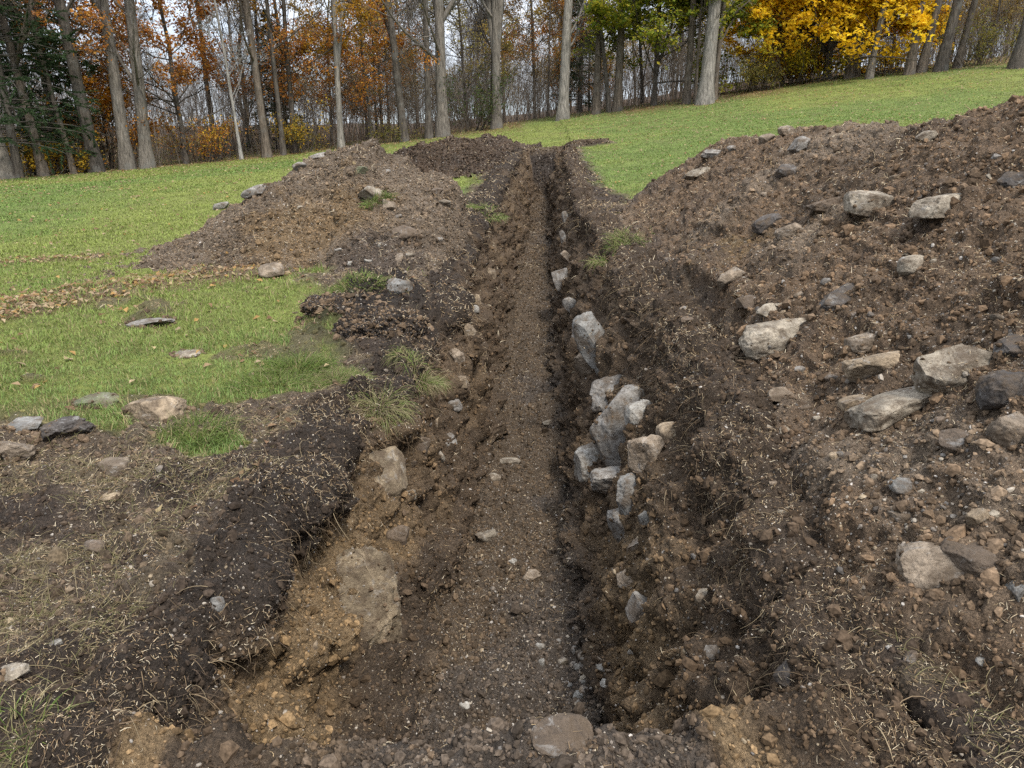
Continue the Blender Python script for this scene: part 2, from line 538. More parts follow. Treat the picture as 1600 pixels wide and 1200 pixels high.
G1 = np.array([.145, .162, .040]); G2 = np.array([.112, .140, .036]); G3 = np.array([.125, .110, .045])
dist = np.hypot(Xf, Yf)
nE = fbm(P0 * np.array([1, 1.0, .2]), .16, 4, 41)
gc = lerp(np.tile(G1, (len(P0), 1)), G2, sstep(-.25, .45, nE))
gc = lerp(gc, G3, sstep(.2, .7, nA) * .35)
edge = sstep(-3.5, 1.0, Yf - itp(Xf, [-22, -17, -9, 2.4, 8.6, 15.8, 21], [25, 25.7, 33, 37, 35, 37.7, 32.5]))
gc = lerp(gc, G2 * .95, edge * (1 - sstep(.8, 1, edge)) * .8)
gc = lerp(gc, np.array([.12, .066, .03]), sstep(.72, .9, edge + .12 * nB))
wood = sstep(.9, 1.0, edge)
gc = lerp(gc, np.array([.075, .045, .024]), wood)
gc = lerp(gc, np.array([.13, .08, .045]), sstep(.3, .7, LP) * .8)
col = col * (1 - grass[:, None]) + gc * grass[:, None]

# --- relief
scr = 1 + .03 * dist
exc = np.where(Af < 1.5, np.clip(dgf * 1.2, 0, 1), 0)
raw = (1 - grass)
amp = np.where(Af < .04, .8, np.where(Af < 1.5, 1.0, .5))
big = billow(P0, 2.1, 2, 51) * .085 + fbm(P0, 5.2, 3, 53) * .07
med = billow(P0, 11, 3, 55) * .040
fin = billow(P0, 40, 3, 57) * .012
streak = billow(P0 * np.array([1, 1, .22]), 6, 3, 59) * .085 * (Af < .85) * (Af > .1)
wallm = (Af > .12) * (Af < .84)
med = med * np.where(wallm, .55, 1.0)
streak = streak + wallm * (fbm(P0 * np.array([1, 1, .10]), 17, 3, 64) * .030 + fbm(P0 * np.array([.25, .25, 1]), 9, 2, 65) * .022)
d = (big * np.where(Af < .04, .6, np.where(Af < 1.5, .9, .55)) + med * (.45 + .55 * amp) + fin) * raw + streak * exc
# an undercut below the sod, and a fat rim of hanging sod
rside = .7 * (Sf > 0) * sstep(2.2, 3, Yf) * (1 - sstep(9, 11, Yf))
rim = (1 - .1 * rside) * np.exp(-((Af - .95) / .07) ** 2) * (Af < 1.5) * (.5 + .8 * n1(Yf, 2.2, 61)) * .13
under = (1 - .3 * rside) * np.exp(-((Af - .78) / .09) ** 2) * (Af < 1.5) * .065 * (.6 + .8 * n1(Yf, 1.7, 62))
d = d + (rim - under) * exc
lump = .15 * sstep(.25, .7, sod) * (1 + .6 * nD)               # the heap of black turf on the left edge
flo = (Af < .10) * dgf
xe = np.abs(Xf - xc(Yf)) / np.maximum(hw(Yf), .1)
d = d + flo * (.055 * fbm(P0, 3.1, 3, 75) + .10 * sstep(.45, 1.05, xe) * np.clip(.3 + billow(P0, 2.6, 3, 77), 0, 1.2))
d = d + lump * raw + raw * (Af > 1.5) * (Sf < 0) * .05 * sstep(0, .8, billow(P0, 1.4, 2, 66))
d = d + grass * (.018 * fbm(P0, 3.0, 3, 71) + .01 * fbm(P0, 9, 2, 72)) * near
d = d * np.clip(1.15 - dist / 90, 0, 1)
PG = P0 + N0 * d[:, None]
G = PG.reshape(R, C, 3)
NG = grid_normals(G).reshape(-1, 3)
QG = grid_quads(R, C)
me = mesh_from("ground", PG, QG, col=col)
at = me.attributes.new("grass", "FLOAT", "POINT"); at.data.foreach_set("value", grass.astype(F32))
link("ground", me, M_GROUND, kind="structure")
SURF = [dict(V=PG, N=NG, Q=QG, grass=grass, A=Af, col=col, kind='ground')]

# ------------------------------------------------------------------ spoil heaps
def seg_dist(X, Y, pts):
    best = np.full(X.shape, 1e9); zz = np.zeros(X.shape)
    for (x0, y0, z0), (x1, y1, z1) in zip(pts[:-1], pts[1:]):
        dx, dy = x1 - x0, y1 - y0
        t = np.clip(((X - x0) * dx + (Y - y0) * dy) / (dx * dx + dy * dy), 0, 1)
        dd = np.hypot(X - x0 - t * dx, Y - y0 - t * dy)
        m = dd < best
        best = np.where(m, dd, best); zz = np.where(m, z0 + (z1 - z0) * t, zz)
    return best, zz


def make_heap(label, ridge, slope, x0, x1, y0, y1, dx, ry, clip, c_main, c_alt, seed, rnd=.18, alt=None, base=(0, 0), amp=1.0):
    Ys = []
    y = y0
    while y < y1:
        Ys.append(y); y += max(dx, ry * abs(y)) if y > 1 else .06
    Ys = np.array(Ys); Xs = np.arange(x0, x1, dx)
    X, Y = np.meshgrid(Xs, Ys)
    dd, zr = seg_dist(X, Y, ridge)
    Pw = np.stack([X, Y, np.zeros_like(X)], -1).reshape(-1, 3)
    warp = fbm(Pw, .8, 3, seed).reshape(X.shape)
    Z = zr - slope * (np.sqrt(dd * dd + rnd * rnd) - rnd) * (1 + .12 * warp)
    Zg = zg(X, Y)
    toe = Zg + .0
    Z = np.where(Z < toe + .12, toe - .12 + .24 * np.exp(np.clip((Z - toe - .12) / .24, -6, 0)), Z)   # flared foot
    Z = Z + .10 * fbm(Pw, 1.3, 3, seed + 3).reshape(X.shape) * sstep(.0, .5, Z - Zg)
    if clip: Z = Z - 2.5 * np.clip(clip(X, Y), 0, 1)
    H = np.stack([X, Y, Z], -1)
    n = grid_normals(H).reshape(-1, 3); p = H.reshape(-1, 3)
    d = billow(p, 3.6, 2, seed + 5) * .045 + billow(p, 11, 3, seed + 7) * .042 + billow(p, 40, 3, seed + 9) * .012
    d = d * amp + (amp - 1) * (.06 * billow(p, 2.2, 3, seed + 21) + .05 * billow(p, 7, 2, seed + 25))
    p = p + n * d[:, None]
    H = p.reshape(H.shape)
    n = grid_normals(H).reshape(-1, 3)
    q = grid_quads(*X.shape)
    keep = ((p[:, 2].reshape(X.shape) - Zg).ravel()[q]).max(1) > -.10
    q = q[keep]
    nn = fbm(p, 1.5, 5, seed + 11); n2 = fbm(p, 6, 4, seed + 15)
    c = lerp(np.tile(np.array(c_main), (len(p), 1)), np.array(c_alt), sstep(-.1, .6, nn + .3 * n2))
    if alt is not None: c = alt(p, c, nn, n2)
    used = np.zeros(len(p), bool); used[q.ravel()] = True
    mp = np.cumsum(used) - 1
    p2, n2_, c2, q2 = p[used], n[used], c[used], mp[q]
    org = np.array([base[0], base[1], float(zg(base[0], base[1]))])
    me = mesh_from("dirt_heap", p2 - org, q2, col=c2)
    link("dirt_heap", me, M_SOIL, loc=org, label=label, category="dirt heap", group="heaps of dug earth along the trench")
    SURF.append(dict(V=p2, N=n2_, Q=q2, grass=np.zeros(len(p2)), A=np.full(len(p2), 3.0), col=c2, kind='heap'))


def alt_right(p, c, nn, n2):
    c = lerp(c, PEAT * 1.7, sstep(.15, .65, -nn + .3 * n2 - .5 * (p[:, 0] - 1.9)) * .6)
    c = lerp(c, np.array([.170, .130, .092]), sstep(.15, .75, fbm(p, .9, 4, 333) + .25 * n2) * .75)
    c = lerp(c, np.array([.13, .088, .045]), np.exp(-(((p[:, 0] - 1.95) / .35) ** 2 + ((p[:, 1] - 6.6) / .5) ** 2)) * sstep(0, .5, n2 + .2))
    return c


def alt_left(p, c, nn, n2):
    t = np.exp(-(((p[:, 0] + 2.45) / 1.0) ** 2 + ((p[:, 1] - 9.75) / .75) ** 2))
    c = lerp(c, np.array([.15, .102, .055]), sstep(.2, .9, t + .35 * n2 + .2 * nn) * .8)
    t = np.exp(-(((p[:, 0] + 1.75) / .75) ** 2 + ((p[:, 1] - 9.0) / .6) ** 2))
    return lerp(c, PEAT * 2.0, sstep(.3, .8, t + .35 * n2) * .8)


make_heap("long brown heap of stony earth banked along the trench's right side",
          [(3.7, -2.0, 1.8), (3.5, 4.0, 1.84), (3.42, 5.5, 1.89), (3.4, 6.4, 1.82), (3.4, 7.3, 1.92), (3.4, 8.4, 1.98), (3.4, 9.7, 2.0), (2.9, 11.1, 1.8)],
          .80, .85, 6.6, -1.5, 14.2, .0145, .0047, lambda X, Y: (xc(Y) + off_right(Y) + .03 - X) * 1.0,
          (.124, .085, .054), (.086, .060, .039), 101, alt=alt_right, base=(3.2, 6))
make_heap("big grey-brown mound with ochre earth on its front, left of the trench",
          [(-3.3, 10.95, 1.30), (-2.75, 11.2, 1.66), (-2.4, 11.3, 1.84), (-2.05, 11.3, 1.88), (-1.75, 11.2, 1.66)], .60, -6.2, -.2, 7.2, 14.6, .022, .0028,
          lambda X, Y: X - (xc(Y) - off_left(Y) - .03), (.128, .098, .070), (.092, .070, .050), 131, alt=alt_left, base=(-2.4, 10.6), amp=1.35)
make_heap("low dark brown heap with flat top near the trench's far end",
          [(-2.15, 20.0, 2.12), (-1.6, 20.1, 2.33), (-1.15, 20.1, 2.32), (-.7, 20.0, 2.1)], .52, -4.6, .6, 17.5, 23, .03, .002,
          lambda X, Y: X - (xc(Y) - off_left(Y) - .03), (.062, .044, .031), (.045, .033, .025), 161, base=(-1.5, 19.6), amp=2.2)
make_heap("smallest and farthest brown heap beside the end of the trench",
          [(-.75, 24.6, 2.50), (-.3, 24.6, 2.48)], .6, -2.4, 1.0, 23, 26.4, .04, .002,
          lambda X, Y: np.where(Y < 24.5, X - (xc(Y) - off_left(Y) - .03), 0), (.066, .048, .035), (.05, .037, .028), 191, base=(-.5, 24.4), amp=2.2)


# ------------------------------------------------------------------ casting sight lines on to the earth
def stride_tree():
    vs, ps, o = [], [], 0
    for s in SURF:
        if s['kind'] == 'ground':
            rows = np.arange(8, R - 20, 2); cols = np.concatenate([np.arange(60, len(dL), 3), np.arange(len(dL), C - 40, 3)])
            sub = s['V'].reshape(R, C, 3)[np.ix_(rows, cols)]
            v = sub.reshape(-1, 3); q = grid_quads(len(rows), len(cols))
        else:
            v = s['V']; q = s['Q']
        vs.append(v); ps.append(q + o); o += len(v)
    return BVHTree.FromPolygons(np.concatenate(vs).tolist(), np.concatenate(ps).tolist())


BVH = stride_tree()


def hit(px, py):
    r = ray(px, py); L = np.linalg.norm(r)
    loc, nor, idx, dist = BVH.ray_cast(Vector(CAM), Vector(r / L))
    if loc is None: return None
    if nor.dot(Vector(r)) > 0: nor = -nor
    return np.array(loc), np.array(nor), dist / L


def drop(x, y, z=6):
    loc, nor, idx, dist = BVH.ray_cast(Vector((x, y, z)), Vector((0, 0, -1)))
    return (np.array(loc), np.array(nor)) if loc is not None else (None, None)
def rand_dir(n):
    v = rs.randn(n, 3); return v / np.linalg.norm(v, axis=1, keepdims=True)


def unit(v): return v / (np.linalg.norm(v, axis=-1, keepdims=True) + 1e-12)


_t = (1 + 5 ** .5) / 2
ICO = unit(np.array([(-1, _t, 0), (1, _t, 0), (-1, -_t, 0), (1, -_t, 0), (0, -1, _t), (0, 1, _t), (0, -1, -_t), (0, 1, -_t),
                     (_t, 0, -1), (_t, 0, 1), (-_t, 0, -1), (-_t, 0, 1)], float))
ICF = np.array([(0, 11, 5), (0, 5, 1), (0, 1, 7), (0, 7, 10), (0, 10, 11), (1, 5, 9), (5, 11, 4), (11, 10, 2), (10, 7, 6), (7, 1, 8),
                (3, 9, 4), (3, 4, 2), (3, 2, 6), (3, 6, 8), (3, 8, 9), (4, 9, 5), (2, 4, 11), (6, 2, 10), (8, 6, 7), (9, 8, 1)])


def pick(cols, n, jit=.2):
    c = np.array(cols)[rs.randint(0, len(cols), n)]
    return c * (1 + jit * (rs.rand(n, 1) * 2 - 1))


# ------------------------------------------------------------------ stones
def ico_sphere(sub):
    V = ICO.copy(); Fc = ICF.copy()
    for _ in range(sub):
        e = np.concatenate([Fc[:, [0, 1]], Fc[:, [1, 2]], Fc[:, [2, 0]]]); e.sort(axis=1)
        u, inv = np.unique(e, axis=0, return_inverse=True); inv = inv.ravel()
        m = unit(V[u[:, 0]] + V[u[:, 1]]) ; k = len(V); V = np.concatenate([V, m])
        f = len(Fc); a, b, c = inv[:f] + k, inv[f:2 * f] + k, inv[2 * f:] + k
        Fc = np.concatenate([np.stack([Fc[:, 0], a, c], 1), np.stack([Fc[:, 1], b, a], 1), np.stack([Fc[:, 2], c, b], 1), np.stack([a, b, c], 1)])
    return V, Fc


SPH = {k: ico_sphere(k) for k in (2, 3, 4, 5)}


def rock_mesh(seed, dims, box=.75, cuts=9, rough=.03, sub=4, taper=0.0, cut=(.62, .95)):
    r = np.random.RandomState(seed)
    V, Fc = SPH[sub]
    p = np.sign(V) * np.abs(V) ** box
    p = p / np.abs(p).max()
    for _ in range(cuts):
        nrm = unit(r.randn(3)); h = np.abs(p @ nrm).max() * r.uniform(*cut)
        over = np.clip(p @ nrm - h, 0, None)
        p = p - over[:, None] * nrm
    p = p * (1 + rough * 2.0 * fbm(p + seed * 3.1, 1.6, 3, seed % 97)[:, None] + rough * fbm(p + seed, 6, 3, seed % 89)[:, None])
    if taper: p[:, 1:] *= (1 - taper * (p[:, :1] * .5 + .5)); 
    ext = (p.max(0) - p.min(0)) / 2; p = (p - (p.max(0) + p.min(0)) / 2) / ext
    return p * np.array(dims) / 2, Fc


RC = dict(clay=(.20, .155, .10), pale=(.27, .23, .175), tan=(.25, .19, .125), grey=(.19, .175, .155), dark=(.058, .050, .044), brown=(.115, .085, .060),
          blue=(.175, .168, .153), white=(.28, .262, .228), warm=(.23, .18, .13), moss=(.10, .105, .06))
HEAPG = "stones tumbled over the right heap"; WALLG = "stones bedded in the trench walls"; LEFTG = "stones on the left side of the trench"
FLOORG = "stones on the trench floor"; MOUNDG = "stones on the big left mound"
_seed = [300]
rr0 = random.Random(31)


def stone(px, py, w, h, c, label, group, tilt=0, dep=.8, box=.7, cuts=9, yaw=None, sink=0.0, rough=.03, taper=0., name="stone", cat="stone", cut=(.5, .9), lean=0, hk=.85):
    _seed[0] += 1; sd = _seed[0]; r = random.Random(sd)
    H = hit(px, py + .32 * h)
    if H is None: H = hit(px, py + .6 * h)
    if H is None: print("MISS", label); return
    _, nor, d = H
    wm, hm = w * d / FPX, h * d / FPX * hk
    ctr = CAM + ray(px, py) * d + ray(px, py) * (sink + .32 * dep + (.22 if group == WALLG else 0)) * wm
    if group == WALLG and px > 800: wm *= 1.22; hm *= 1.15
    big = max(w, h)
    sub = 5 if big > 62 else 4 if big > 24 else 3
    p, f = rock_mesh(sd, (wm, wm * dep, hm), box, cuts, rough, sub, taper, cut)
    me = mesh_from(name, p, None, f)
    o = link(name, me, M_ROCK, loc=ctr, label=label, category=cat, group=group)
    o.rotation_euler = (math.radians(lean + r.uniform(-8, 8)), math.radians(-tilt), math.radians(yaw if yaw is not None else r.uniform(-25, 25)))
    cc = RC[c]; k = r.uniform(.9, 1.1); o.color = (cc[0] * k, cc[1] * k, cc[2] * k, 1)
    if big > 40:
        M = np.array(o.rotation_euler.to_matrix()); W = p @ M.T + ctr
        STONES.append((W, f, wm))
    return o


STONES = []
S = stone
# right heap
S(1207, 525, 118, 62, 'pale', "long flat-topped pale stone lying by itself close to the trench rim", HEAPG, 17, .7, .5, 6, 8)
S(1492, 578, 118, 100, 'pale', "biggest blocky pale boulder on the right heap, dark hollow under it", HEAPG, 12, .8, .5, 8, -12)
S(1403, 641, 152, 62, 'pale', "long pale slab lying just below the biggest blocky boulder", HEAPG, 12, .55, .5, 7, 10)
S(1364, 574, 88, 54, 'tan', "tan wedge-shaped stone above the long pale slab", HEAPG, 10, .8, .6, 10)
S(1357, 531, 70, 42, 'warm', "flat grey-tan stone right behind the tan wedge-shaped one", HEAPG, 5, .8, .55, 8)
S(1332, 630, 42, 34, 'tan', "small square tan stone touching the left end of the long slab", HEAPG, 0, .8, .5, 8)
S(1359, 319, 74, 56, 'pale', "angular pale block with dark left face, alone in the middle of the heap", HEAPG, 8, .8, .5, 9)
S(1474, 324, 96, 46, 'pale', "oblong pale block high on the heap, shaped like a brick", HEAPG, 11, .5, .42, 4, 10)
S(1430, 415, 52, 40, 'pale', "five-sided pale stone alone between the high blocks and the low boulders", HEAPG, 6, .8, .6, 10)
S(1465, 888, 122, 100, 'warm', "large rounded boulder with white veins, front half of the nearest pair", HEAPG, 8, .8, .6, 8, cut=(.62, .9))
S(1530, 878, 118, 76, 'brown', "smooth brown boulder leaning against the white-veined one", HEAPG, -6, .8, .8, 6, cut=(.75, .95))
S(1220, 618, 42, 30, 'warm', "half-buried grey stone below the long flat-topped one", HEAPG, 5, .8, .75, 8)
S(1497, 689, 64, 40, 'brown', "dark brown potato-shaped stone under the long pale slab", HEAPG, 3, .8, .85, 6)
S(1586, 676, 74, 76, 'warm', "rounded brown boulder at the right, half hidden by the edge of view", HEAPG, 0, .9, .8, 7)
S(1572, 612, 86, 84, 'dark', "dark earth-coated boulder right of the biggest blocky one", HEAPG, 0, .9, .75, 9, sink=.15)
S(1588, 545, 62, 46, 'dark', "dark stone above the earth-coated boulder", HEAPG, 15, .9, .75, 9)
S(1412, 761, 42, 28, 'blue', "bluish grey pebble-smooth stone in the middle of bare earth", HEAPG, 3, .8, .8, 8)
S(1408, 806, 44, 27, 'warm', "dull rounded stone half sunk just below the bluish one", HEAPG, 0, .8, .85, 6)
S(1528, 811, 34, 36, 'tan', "small upright tan stone above the nearest pair of boulders", HEAPG, 20, .7, .65, 9)
S(1140, 436, 44, 38, 'warm', "light brown stone near the rim, uppermost of a short row", HEAPG, 30, .8, .7, 9)
S(1172, 474, 46, 30, 'brown', "brown stone in the short row above the long flat-topped one", HEAPG, 10, .8, .75, 8)
S(1201, 488, 40, 28, 'pale', "small pale stone resting against the long flat-topped one", HEAPG, 15, .8, .75, 8)
S(1312, 466, 76, 34, 'dark', "dark flat slab lying aslant above the flat grey-tan stone", HEAPG, 22, .6, .6, 8)
S(1198, 350, 46, 30, 'dark', "dark lump left of the angular pale block", HEAPG, 20, .8, .7, 9)
S(1232, 362, 42, 26, 'warm', "flat grey stone just right of the dark lump", HEAPG, 22, .7, .7, 8)
S(1112, 241, 36, 17, 'grey', "grey domed stone on the skyline, first on the heap's left shoulder", HEAPG, 0, .8, .8, 7)
S(1145, 233, 20, 13, 'grey', "smallest skyline stone just right of the grey domed one", HEAPG, 0, .8, .8, 7)
S(1229, 204, 30, 18, 'warm', "rounded tan stone highest on the heap's left skyline", HEAPG, 0, .8, .8, 7)
S(1198, 217, 26, 18, 'warm', "squat stone on the skyline left of the rounded tan one", HEAPG, 10, .8, .8, 7)
S(1249, 228, 34, 30, 'grey', "grey stone just under the crest with a dark hollow below", HEAPG, 30, .8, .65, 8)
S(1447, 214, 30, 22, 'pale', "lone pale stone just under the right crest", HEAPG, 30, .8, .7, 8)
S(1090, 271, 44, 18, 'pale', "low long pale stone on the heap's left flank", HEAPG, 18, .6, .7, 7)
S(1228, 268, 32, 28, 'dark', "dark stone on the upper flank left of an ochre smear", HEAPG, 10, .8, .7, 9)
S(1586, 283, 50, 32, 'dark', "dark brown chunk high at the right edge of view", HEAPG, 20, .8, .7, 9)
S(1288, 322, 60, 26, 'brown', "flat dark slab left of the angular pale block", HEAPG, 12, .7, .65, 9)
S(1234, 1052, 52, 54, 'dark', "round dark stone with white veins sitting in a pocket near the bottom", HEAPG, 10, .8, .85, 6)
S(1423, 1030, 30, 34, 'brown', "small dark triangular stone below the nearest boulder pair", HEAPG, 25, .7, .65, 10)
S(1535, 1033, 20, 18, 'white', "tiny whitish stone alone at the lower right", HEAPG, 0, .8, .7, 8)
S(1590, 921, 40, 34, 'blue', "pale flat stone right of the brown boulder at the view's edge", HEAPG, 10, .8, .65, 8)
# left side
S(248, 640, 90, 50, 'tan', "tan boulder with ribbed top in front of the lawn, largest on the left", LEFTG, 8, .8, .7, 7)
S(179, 733, 46, 36, 'warm', "flat-faced light brown stone below the ribbed tan boulder", LEFTG, 0, .8, .5, 8)
S(24, 704, 66, 48, 'warm', "two-coloured stone at the left edge, dark below and pale on top", LEFTG, 10, .8, .75, 8)
S(35, 667, 66, 30, 'blue', "bluish grey flat stone behind the two-coloured one", LEFTG, 5, .8, .7, 8)
S(98, 672, 88, 46, 'dark', "dark jagged stone between the bluish stone and the tan boulder", LEFTG, 14, .8, .6, 11, rough=.06)
S(150, 629, 62, 26, 'moss', "low mossy dark stone at the lawn's edge", LEFTG, 6, .8, .75, 8)
S(338, 944, 28, 32, 'blue', "smooth pale pebble alone on black earth at lower left", LEFTG, 10, .8, .85, 6)
S(625, 448, 42, 32, 'blue', "round whitish stone on the rim in front of the big mound", LEFTG, 0, .8, .85, 6)
S(424, 425, 40, 32, 'warm', "angular brown stone at the foot of the big mound", LEFTG, 5, .8, .65, 9)
S(238, 504, 70, 18, 'grey', "flat grey stone sunk in the lawn beside the leaf patch", LEFTG, 8, .8, .7, 6)
S(294, 554, 46, 12, 'pale', "thin pale stone flush with the grass", LEFTG, 3, .8, .7, 6)
S(147, 857, 34, 30, 'brown', "earth-brown stone in dry grass on the near left", LEFTG, 0, .8, .7, 9)
S(17, 1052, 50, 30, 'pale', "pale sharp-edged stone at the lower left edge of view", LEFTG, 15, .8, .6, 9)
S(172, 776, 34, 16, 'tan', "small flat tan stone below the flat-faced one", LEFTG, 5, .8, .7, 8)
S(88, 1005, 24, 14, 'white', "whitish flake on dark earth left of the pale pebble", LEFTG, 10, .8, .6, 8)
S(108, 922, 16, 14, 'tan', "little tan chip in the dry grass above the whitish flake", LEFTG, 10, .8, .6, 8)
# big left mound
S(560, 269, 32, 21, 'moss', "greenish grey cobble near the top of the big mound", MOUNDG, 10, .8, .75, 8)
S(582, 304, 44, 28, 'pale', "pale stone in the mound's middle beside grass blades", MOUNDG, -15, .8, .7, 9)
S(606, 322, 30, 22, 'warm', "tan stone touching the pale one on the mound", MOUNDG, -25, .8, .7, 9)
S(630, 366, 46, 34, 'brown', "dark brown stone low on the mound's right flank", MOUNDG, -15, .8, .75, 8)
S(622, 409, 28, 25, 'warm', "small upright stone between the mound and the whitish rim stone", MOUNDG, 30, .8, .65, 9)
S(497, 245, 36, 13, 'grey', "flat grey stone on the mound's left crest", MOUNDG, 10, .8, .7, 9)
S(468, 259, 22, 14, 'grey', "small grey stone on the mound's left skyline", MOUNDG, 20, .8, .7, 9)
S(398, 300, 44, 22, 'grey', "wide grey stone sticking out of the mound's left slope", MOUNDG, 15, .8, .7, 9)
S(346, 323, 26, 16, 'grey', "grey stone low on the mound's left slope", MOUNDG, 10, .8, .7, 9)
S(683, 299, 18, 14, 'brown', "small brown stone where the mound meets the far grass", MOUNDG, 0, .8, .7, 9)
S(694, 318, 22, 16, 'pale', "small pale stone at the mound's right foot", MOUNDG, 0, .8, .7, 9)
S(548, 413, 14, 11, 'white', "white pebble in the row at the mound's front foot", MOUNDG, 0, .8, .7, 9)
S(575, 408, 12, 9, 'white', "second smaller white pebble at the mound's front foot", MOUNDG, 0, .8, .7, 9)
S(593, 384, 18, 14, 'white', "whitish stone above the small upright one on the mound", MOUNDG, 0, .8, .7, 9)
# trench walls
S(934, 540, 50, 100, 'blue', "pale pointed shard standing upright in the right wall", WALLG, 22, .5, .55, 8, 10, .12, taper=0, hk=1.0, cut=(.5, .85))
S(975, 668, 92, 116, 'grey', "largest grey boulder bedded in the right wall", WALLG, 22, .7, .6, 10, 10, .18, hk=1.0)
S(1001, 654, 40, 52, 'white', "clean white angular piece on the bedded grey boulder's top", WALLG, 12, .7, .55, 9, sink=.10, hk=1.0)
S(926, 721, 52, 50, 'white', "white stone with dark spots low in the right wall", WALLG, 15, .8, .75, 8, sink=.1, hk=1.0)
S(988, 776, 46, 68, 'blue', "cracked pale stone in the right wall below the grey boulder", WALLG, 25, .7, .6, 10, sink=.12, hk=1.0)
S(1005, 955, 44, 42, 'grey', "grey flat-topped stone jutting from the right wall near the bottom", WALLG, -20, .8, .55, 8, sink=.12)
S(1048, 679, 34, 38, 'tan', "ochre stone in the right wall beside the white piece", WALLG, 10, .8, .65, 9, sink=.1)
S(880, 441, 24, 38, 'grey', "grey wedge in the right wall far along the trench", WALLG, 22, .7, .6, 9, sink=.08, hk=1.0)
S(893, 480, 18, 30, 'grey', "smaller grey stone just below the far wedge", WALLG, 25, .7, .6, 9, sink=.08, hk=1.0)
S(1012, 815, 22, 34, 'white', "white chip in the right wall under the cracked stone", WALLG, 25, .7, .6, 9, sink=.1, hk=1.0)
S(1101, 934, 24, 28, 'pale', "small pale-edged stone in dark earth of the lower right wall", WALLG, 20, .8, .65, 9, sink=.1)
S(1113, 1020, 24, 30, 'grey', "small grey stone below the pale-edged one", WALLG, 10, .8, .7, 9, sink=.08)
S(880, 372, 8, 22, 'grey', "thin far grey stone in the right wall", WALLG, 15, .7, .6, 9, sink=.05, hk=1.0)
S(562, 955, 52, 210, 'clay', "tall thin slab standing on edge in the near left wall", WALLG, 17, 2.6, .45, 9, -76, -.3, hk=1.0, rough=.06, lean=4, cut=(.55, .9))
S(598, 746, 60, 90, 'clay', "flat tan slab leaning in the left wall beyond the tall one", WALLG, 28, 1.4, .55, 9, -60, .06, hk=1.0)
S(706, 632, 36, 24, 'grey', "dark-hollowed grey stone jutting from the left wall", WALLG, 0, .8, .6, 9, sink=.06)
S(741, 486, 16, 22, 'white', "whitish stone high in the left wall", WALLG, 0, .8, .65, 9, sink=.05)
S(684, 712, 22, 30, 'pale', "pale stone low in the left wall", WALLG, 10, .8, .65, 9, sink=.06)
S(640, 775, 20, 26, 'pale', "small pale stone in the left wall above the floor", WALLG, 10, .8, .65, 9, sink=.06)
S(478, 1012, 40, 26, 'tan', "tan ledge stone in the near left wall beside the tall slab", WALLG, 15, .9, .6, 9, sink=.1)
for (bx, by, bw, bh) in ((958, 616, 54, 44), (1010, 712, 40, 54), (958, 752, 50, 34), (975, 822, 36, 52), (915, 575, 24, 40), (905, 520, 20, 34), (1002, 858, 34, 40), (985, 905, 30, 24), (888, 405, 12, 24), (884, 340, 8, 16)):
    S(bx, by, bw * 1.45, bh * 1.3, rr0.choice(['grey', 'warm', 'brown', 'warm']), "grey earth-smeared stone of the broken stony band along the right wall",
      "stony band in the right trench wall", rr0.uniform(10, 30), .8, .5, 7, sink=.22, hk=1.0, cut=(.4, .85), rough=.05)
for (bx, by, bw, bh) in ((655, 700, 26, 30), (672, 660, 22, 26), (712, 560, 18, 24), (722, 600, 14, 20), (735, 520, 14, 24), (700, 690, 18, 22), (768, 430, 10, 18), (745, 470, 12, 16), (620, 840, 24, 30), (640, 720, 30, 26)):
    S(bx, by, bw * 1.45, bh * 1.3, rr0.choice(['grey', 'tan', 'warm', 'brown']), "dull earth-smeared stone bedded along the left trench wall",
      "small stones bedded in the left trench wall", rr0.uniform(-10, 20), .8, .6, 9, sink=.12, hk=1.0)
# floor
S(760, 837, 34, 22, 'pale', "largest pale stone on the middle of the trench floor", FLOORG, 8, .8, .7, 8)
S(830, 900, 32, 20, 'warm', "flat stone on the floor below and right of the largest pale one", FLOORG, 0, .8, .75, 8)
S(797, 721, 34, 10, 'pale', "thin pale flake across the floor beyond the largest pale stone", FLOORG, 0, .8, .6, 8)
S(770, 746, 26, 14, 'pale', "small rounded pale stone just nearer than the thin flake", FLOORG, 0, .8, .75, 8)
S(801, 877, 14, 10, 'white', "white chip on the floor left of the flat stone", FLOORG, 0, .8, .7, 8)
S(751, 863, 14, 10, 'pale', "pale chip just below the largest pale floor stone", FLOORG, 0, .8, .7, 8)
S(844, 1010, 15, 15, 'white', "bright white angular chip alone on the near floor", FLOORG, 0, .8, .6, 8)
S(855, 661, 18, 11, 'pale', "pale curved stone on the floor far along by the right wall", FLOORG, 0, .8, .7, 8)
S(726, 1100, 20, 12, 'white', "flat white chip on the near left floor", FLOORG, 0, .8, .6, 8)
S(880, 1152, 106, 52, 'brown', "smooth brown boulder half buried in the near end of the trench", "stones at the near end of the trench", 0, .8, .8, 6)
S(645, 1193, 66, 22, 'warm', "low pale-brown stone peeping over the bottom edge of view", "stones at the near end of the trench", 0, .8, .8, 6)
rr = random.Random(77)
for i in range(34):
    u, v = rr.gauss(0, 1), rr.gauss(0, 1)
    S(905 + 22 * u + .15 * 20 * v, 1050 + 26 * v, rr.uniform(8, 20), rr.uniform(7, 15), rr.choice(['pale', 'grey', 'blue', 'warm', 'white']),
      "grey-white fist-sized rubble stone in the pile at the floor's near right corner", "rubble pile on the trench floor", rr.uniform(-20, 20), .8, .65, 9, name="rubble_stone")
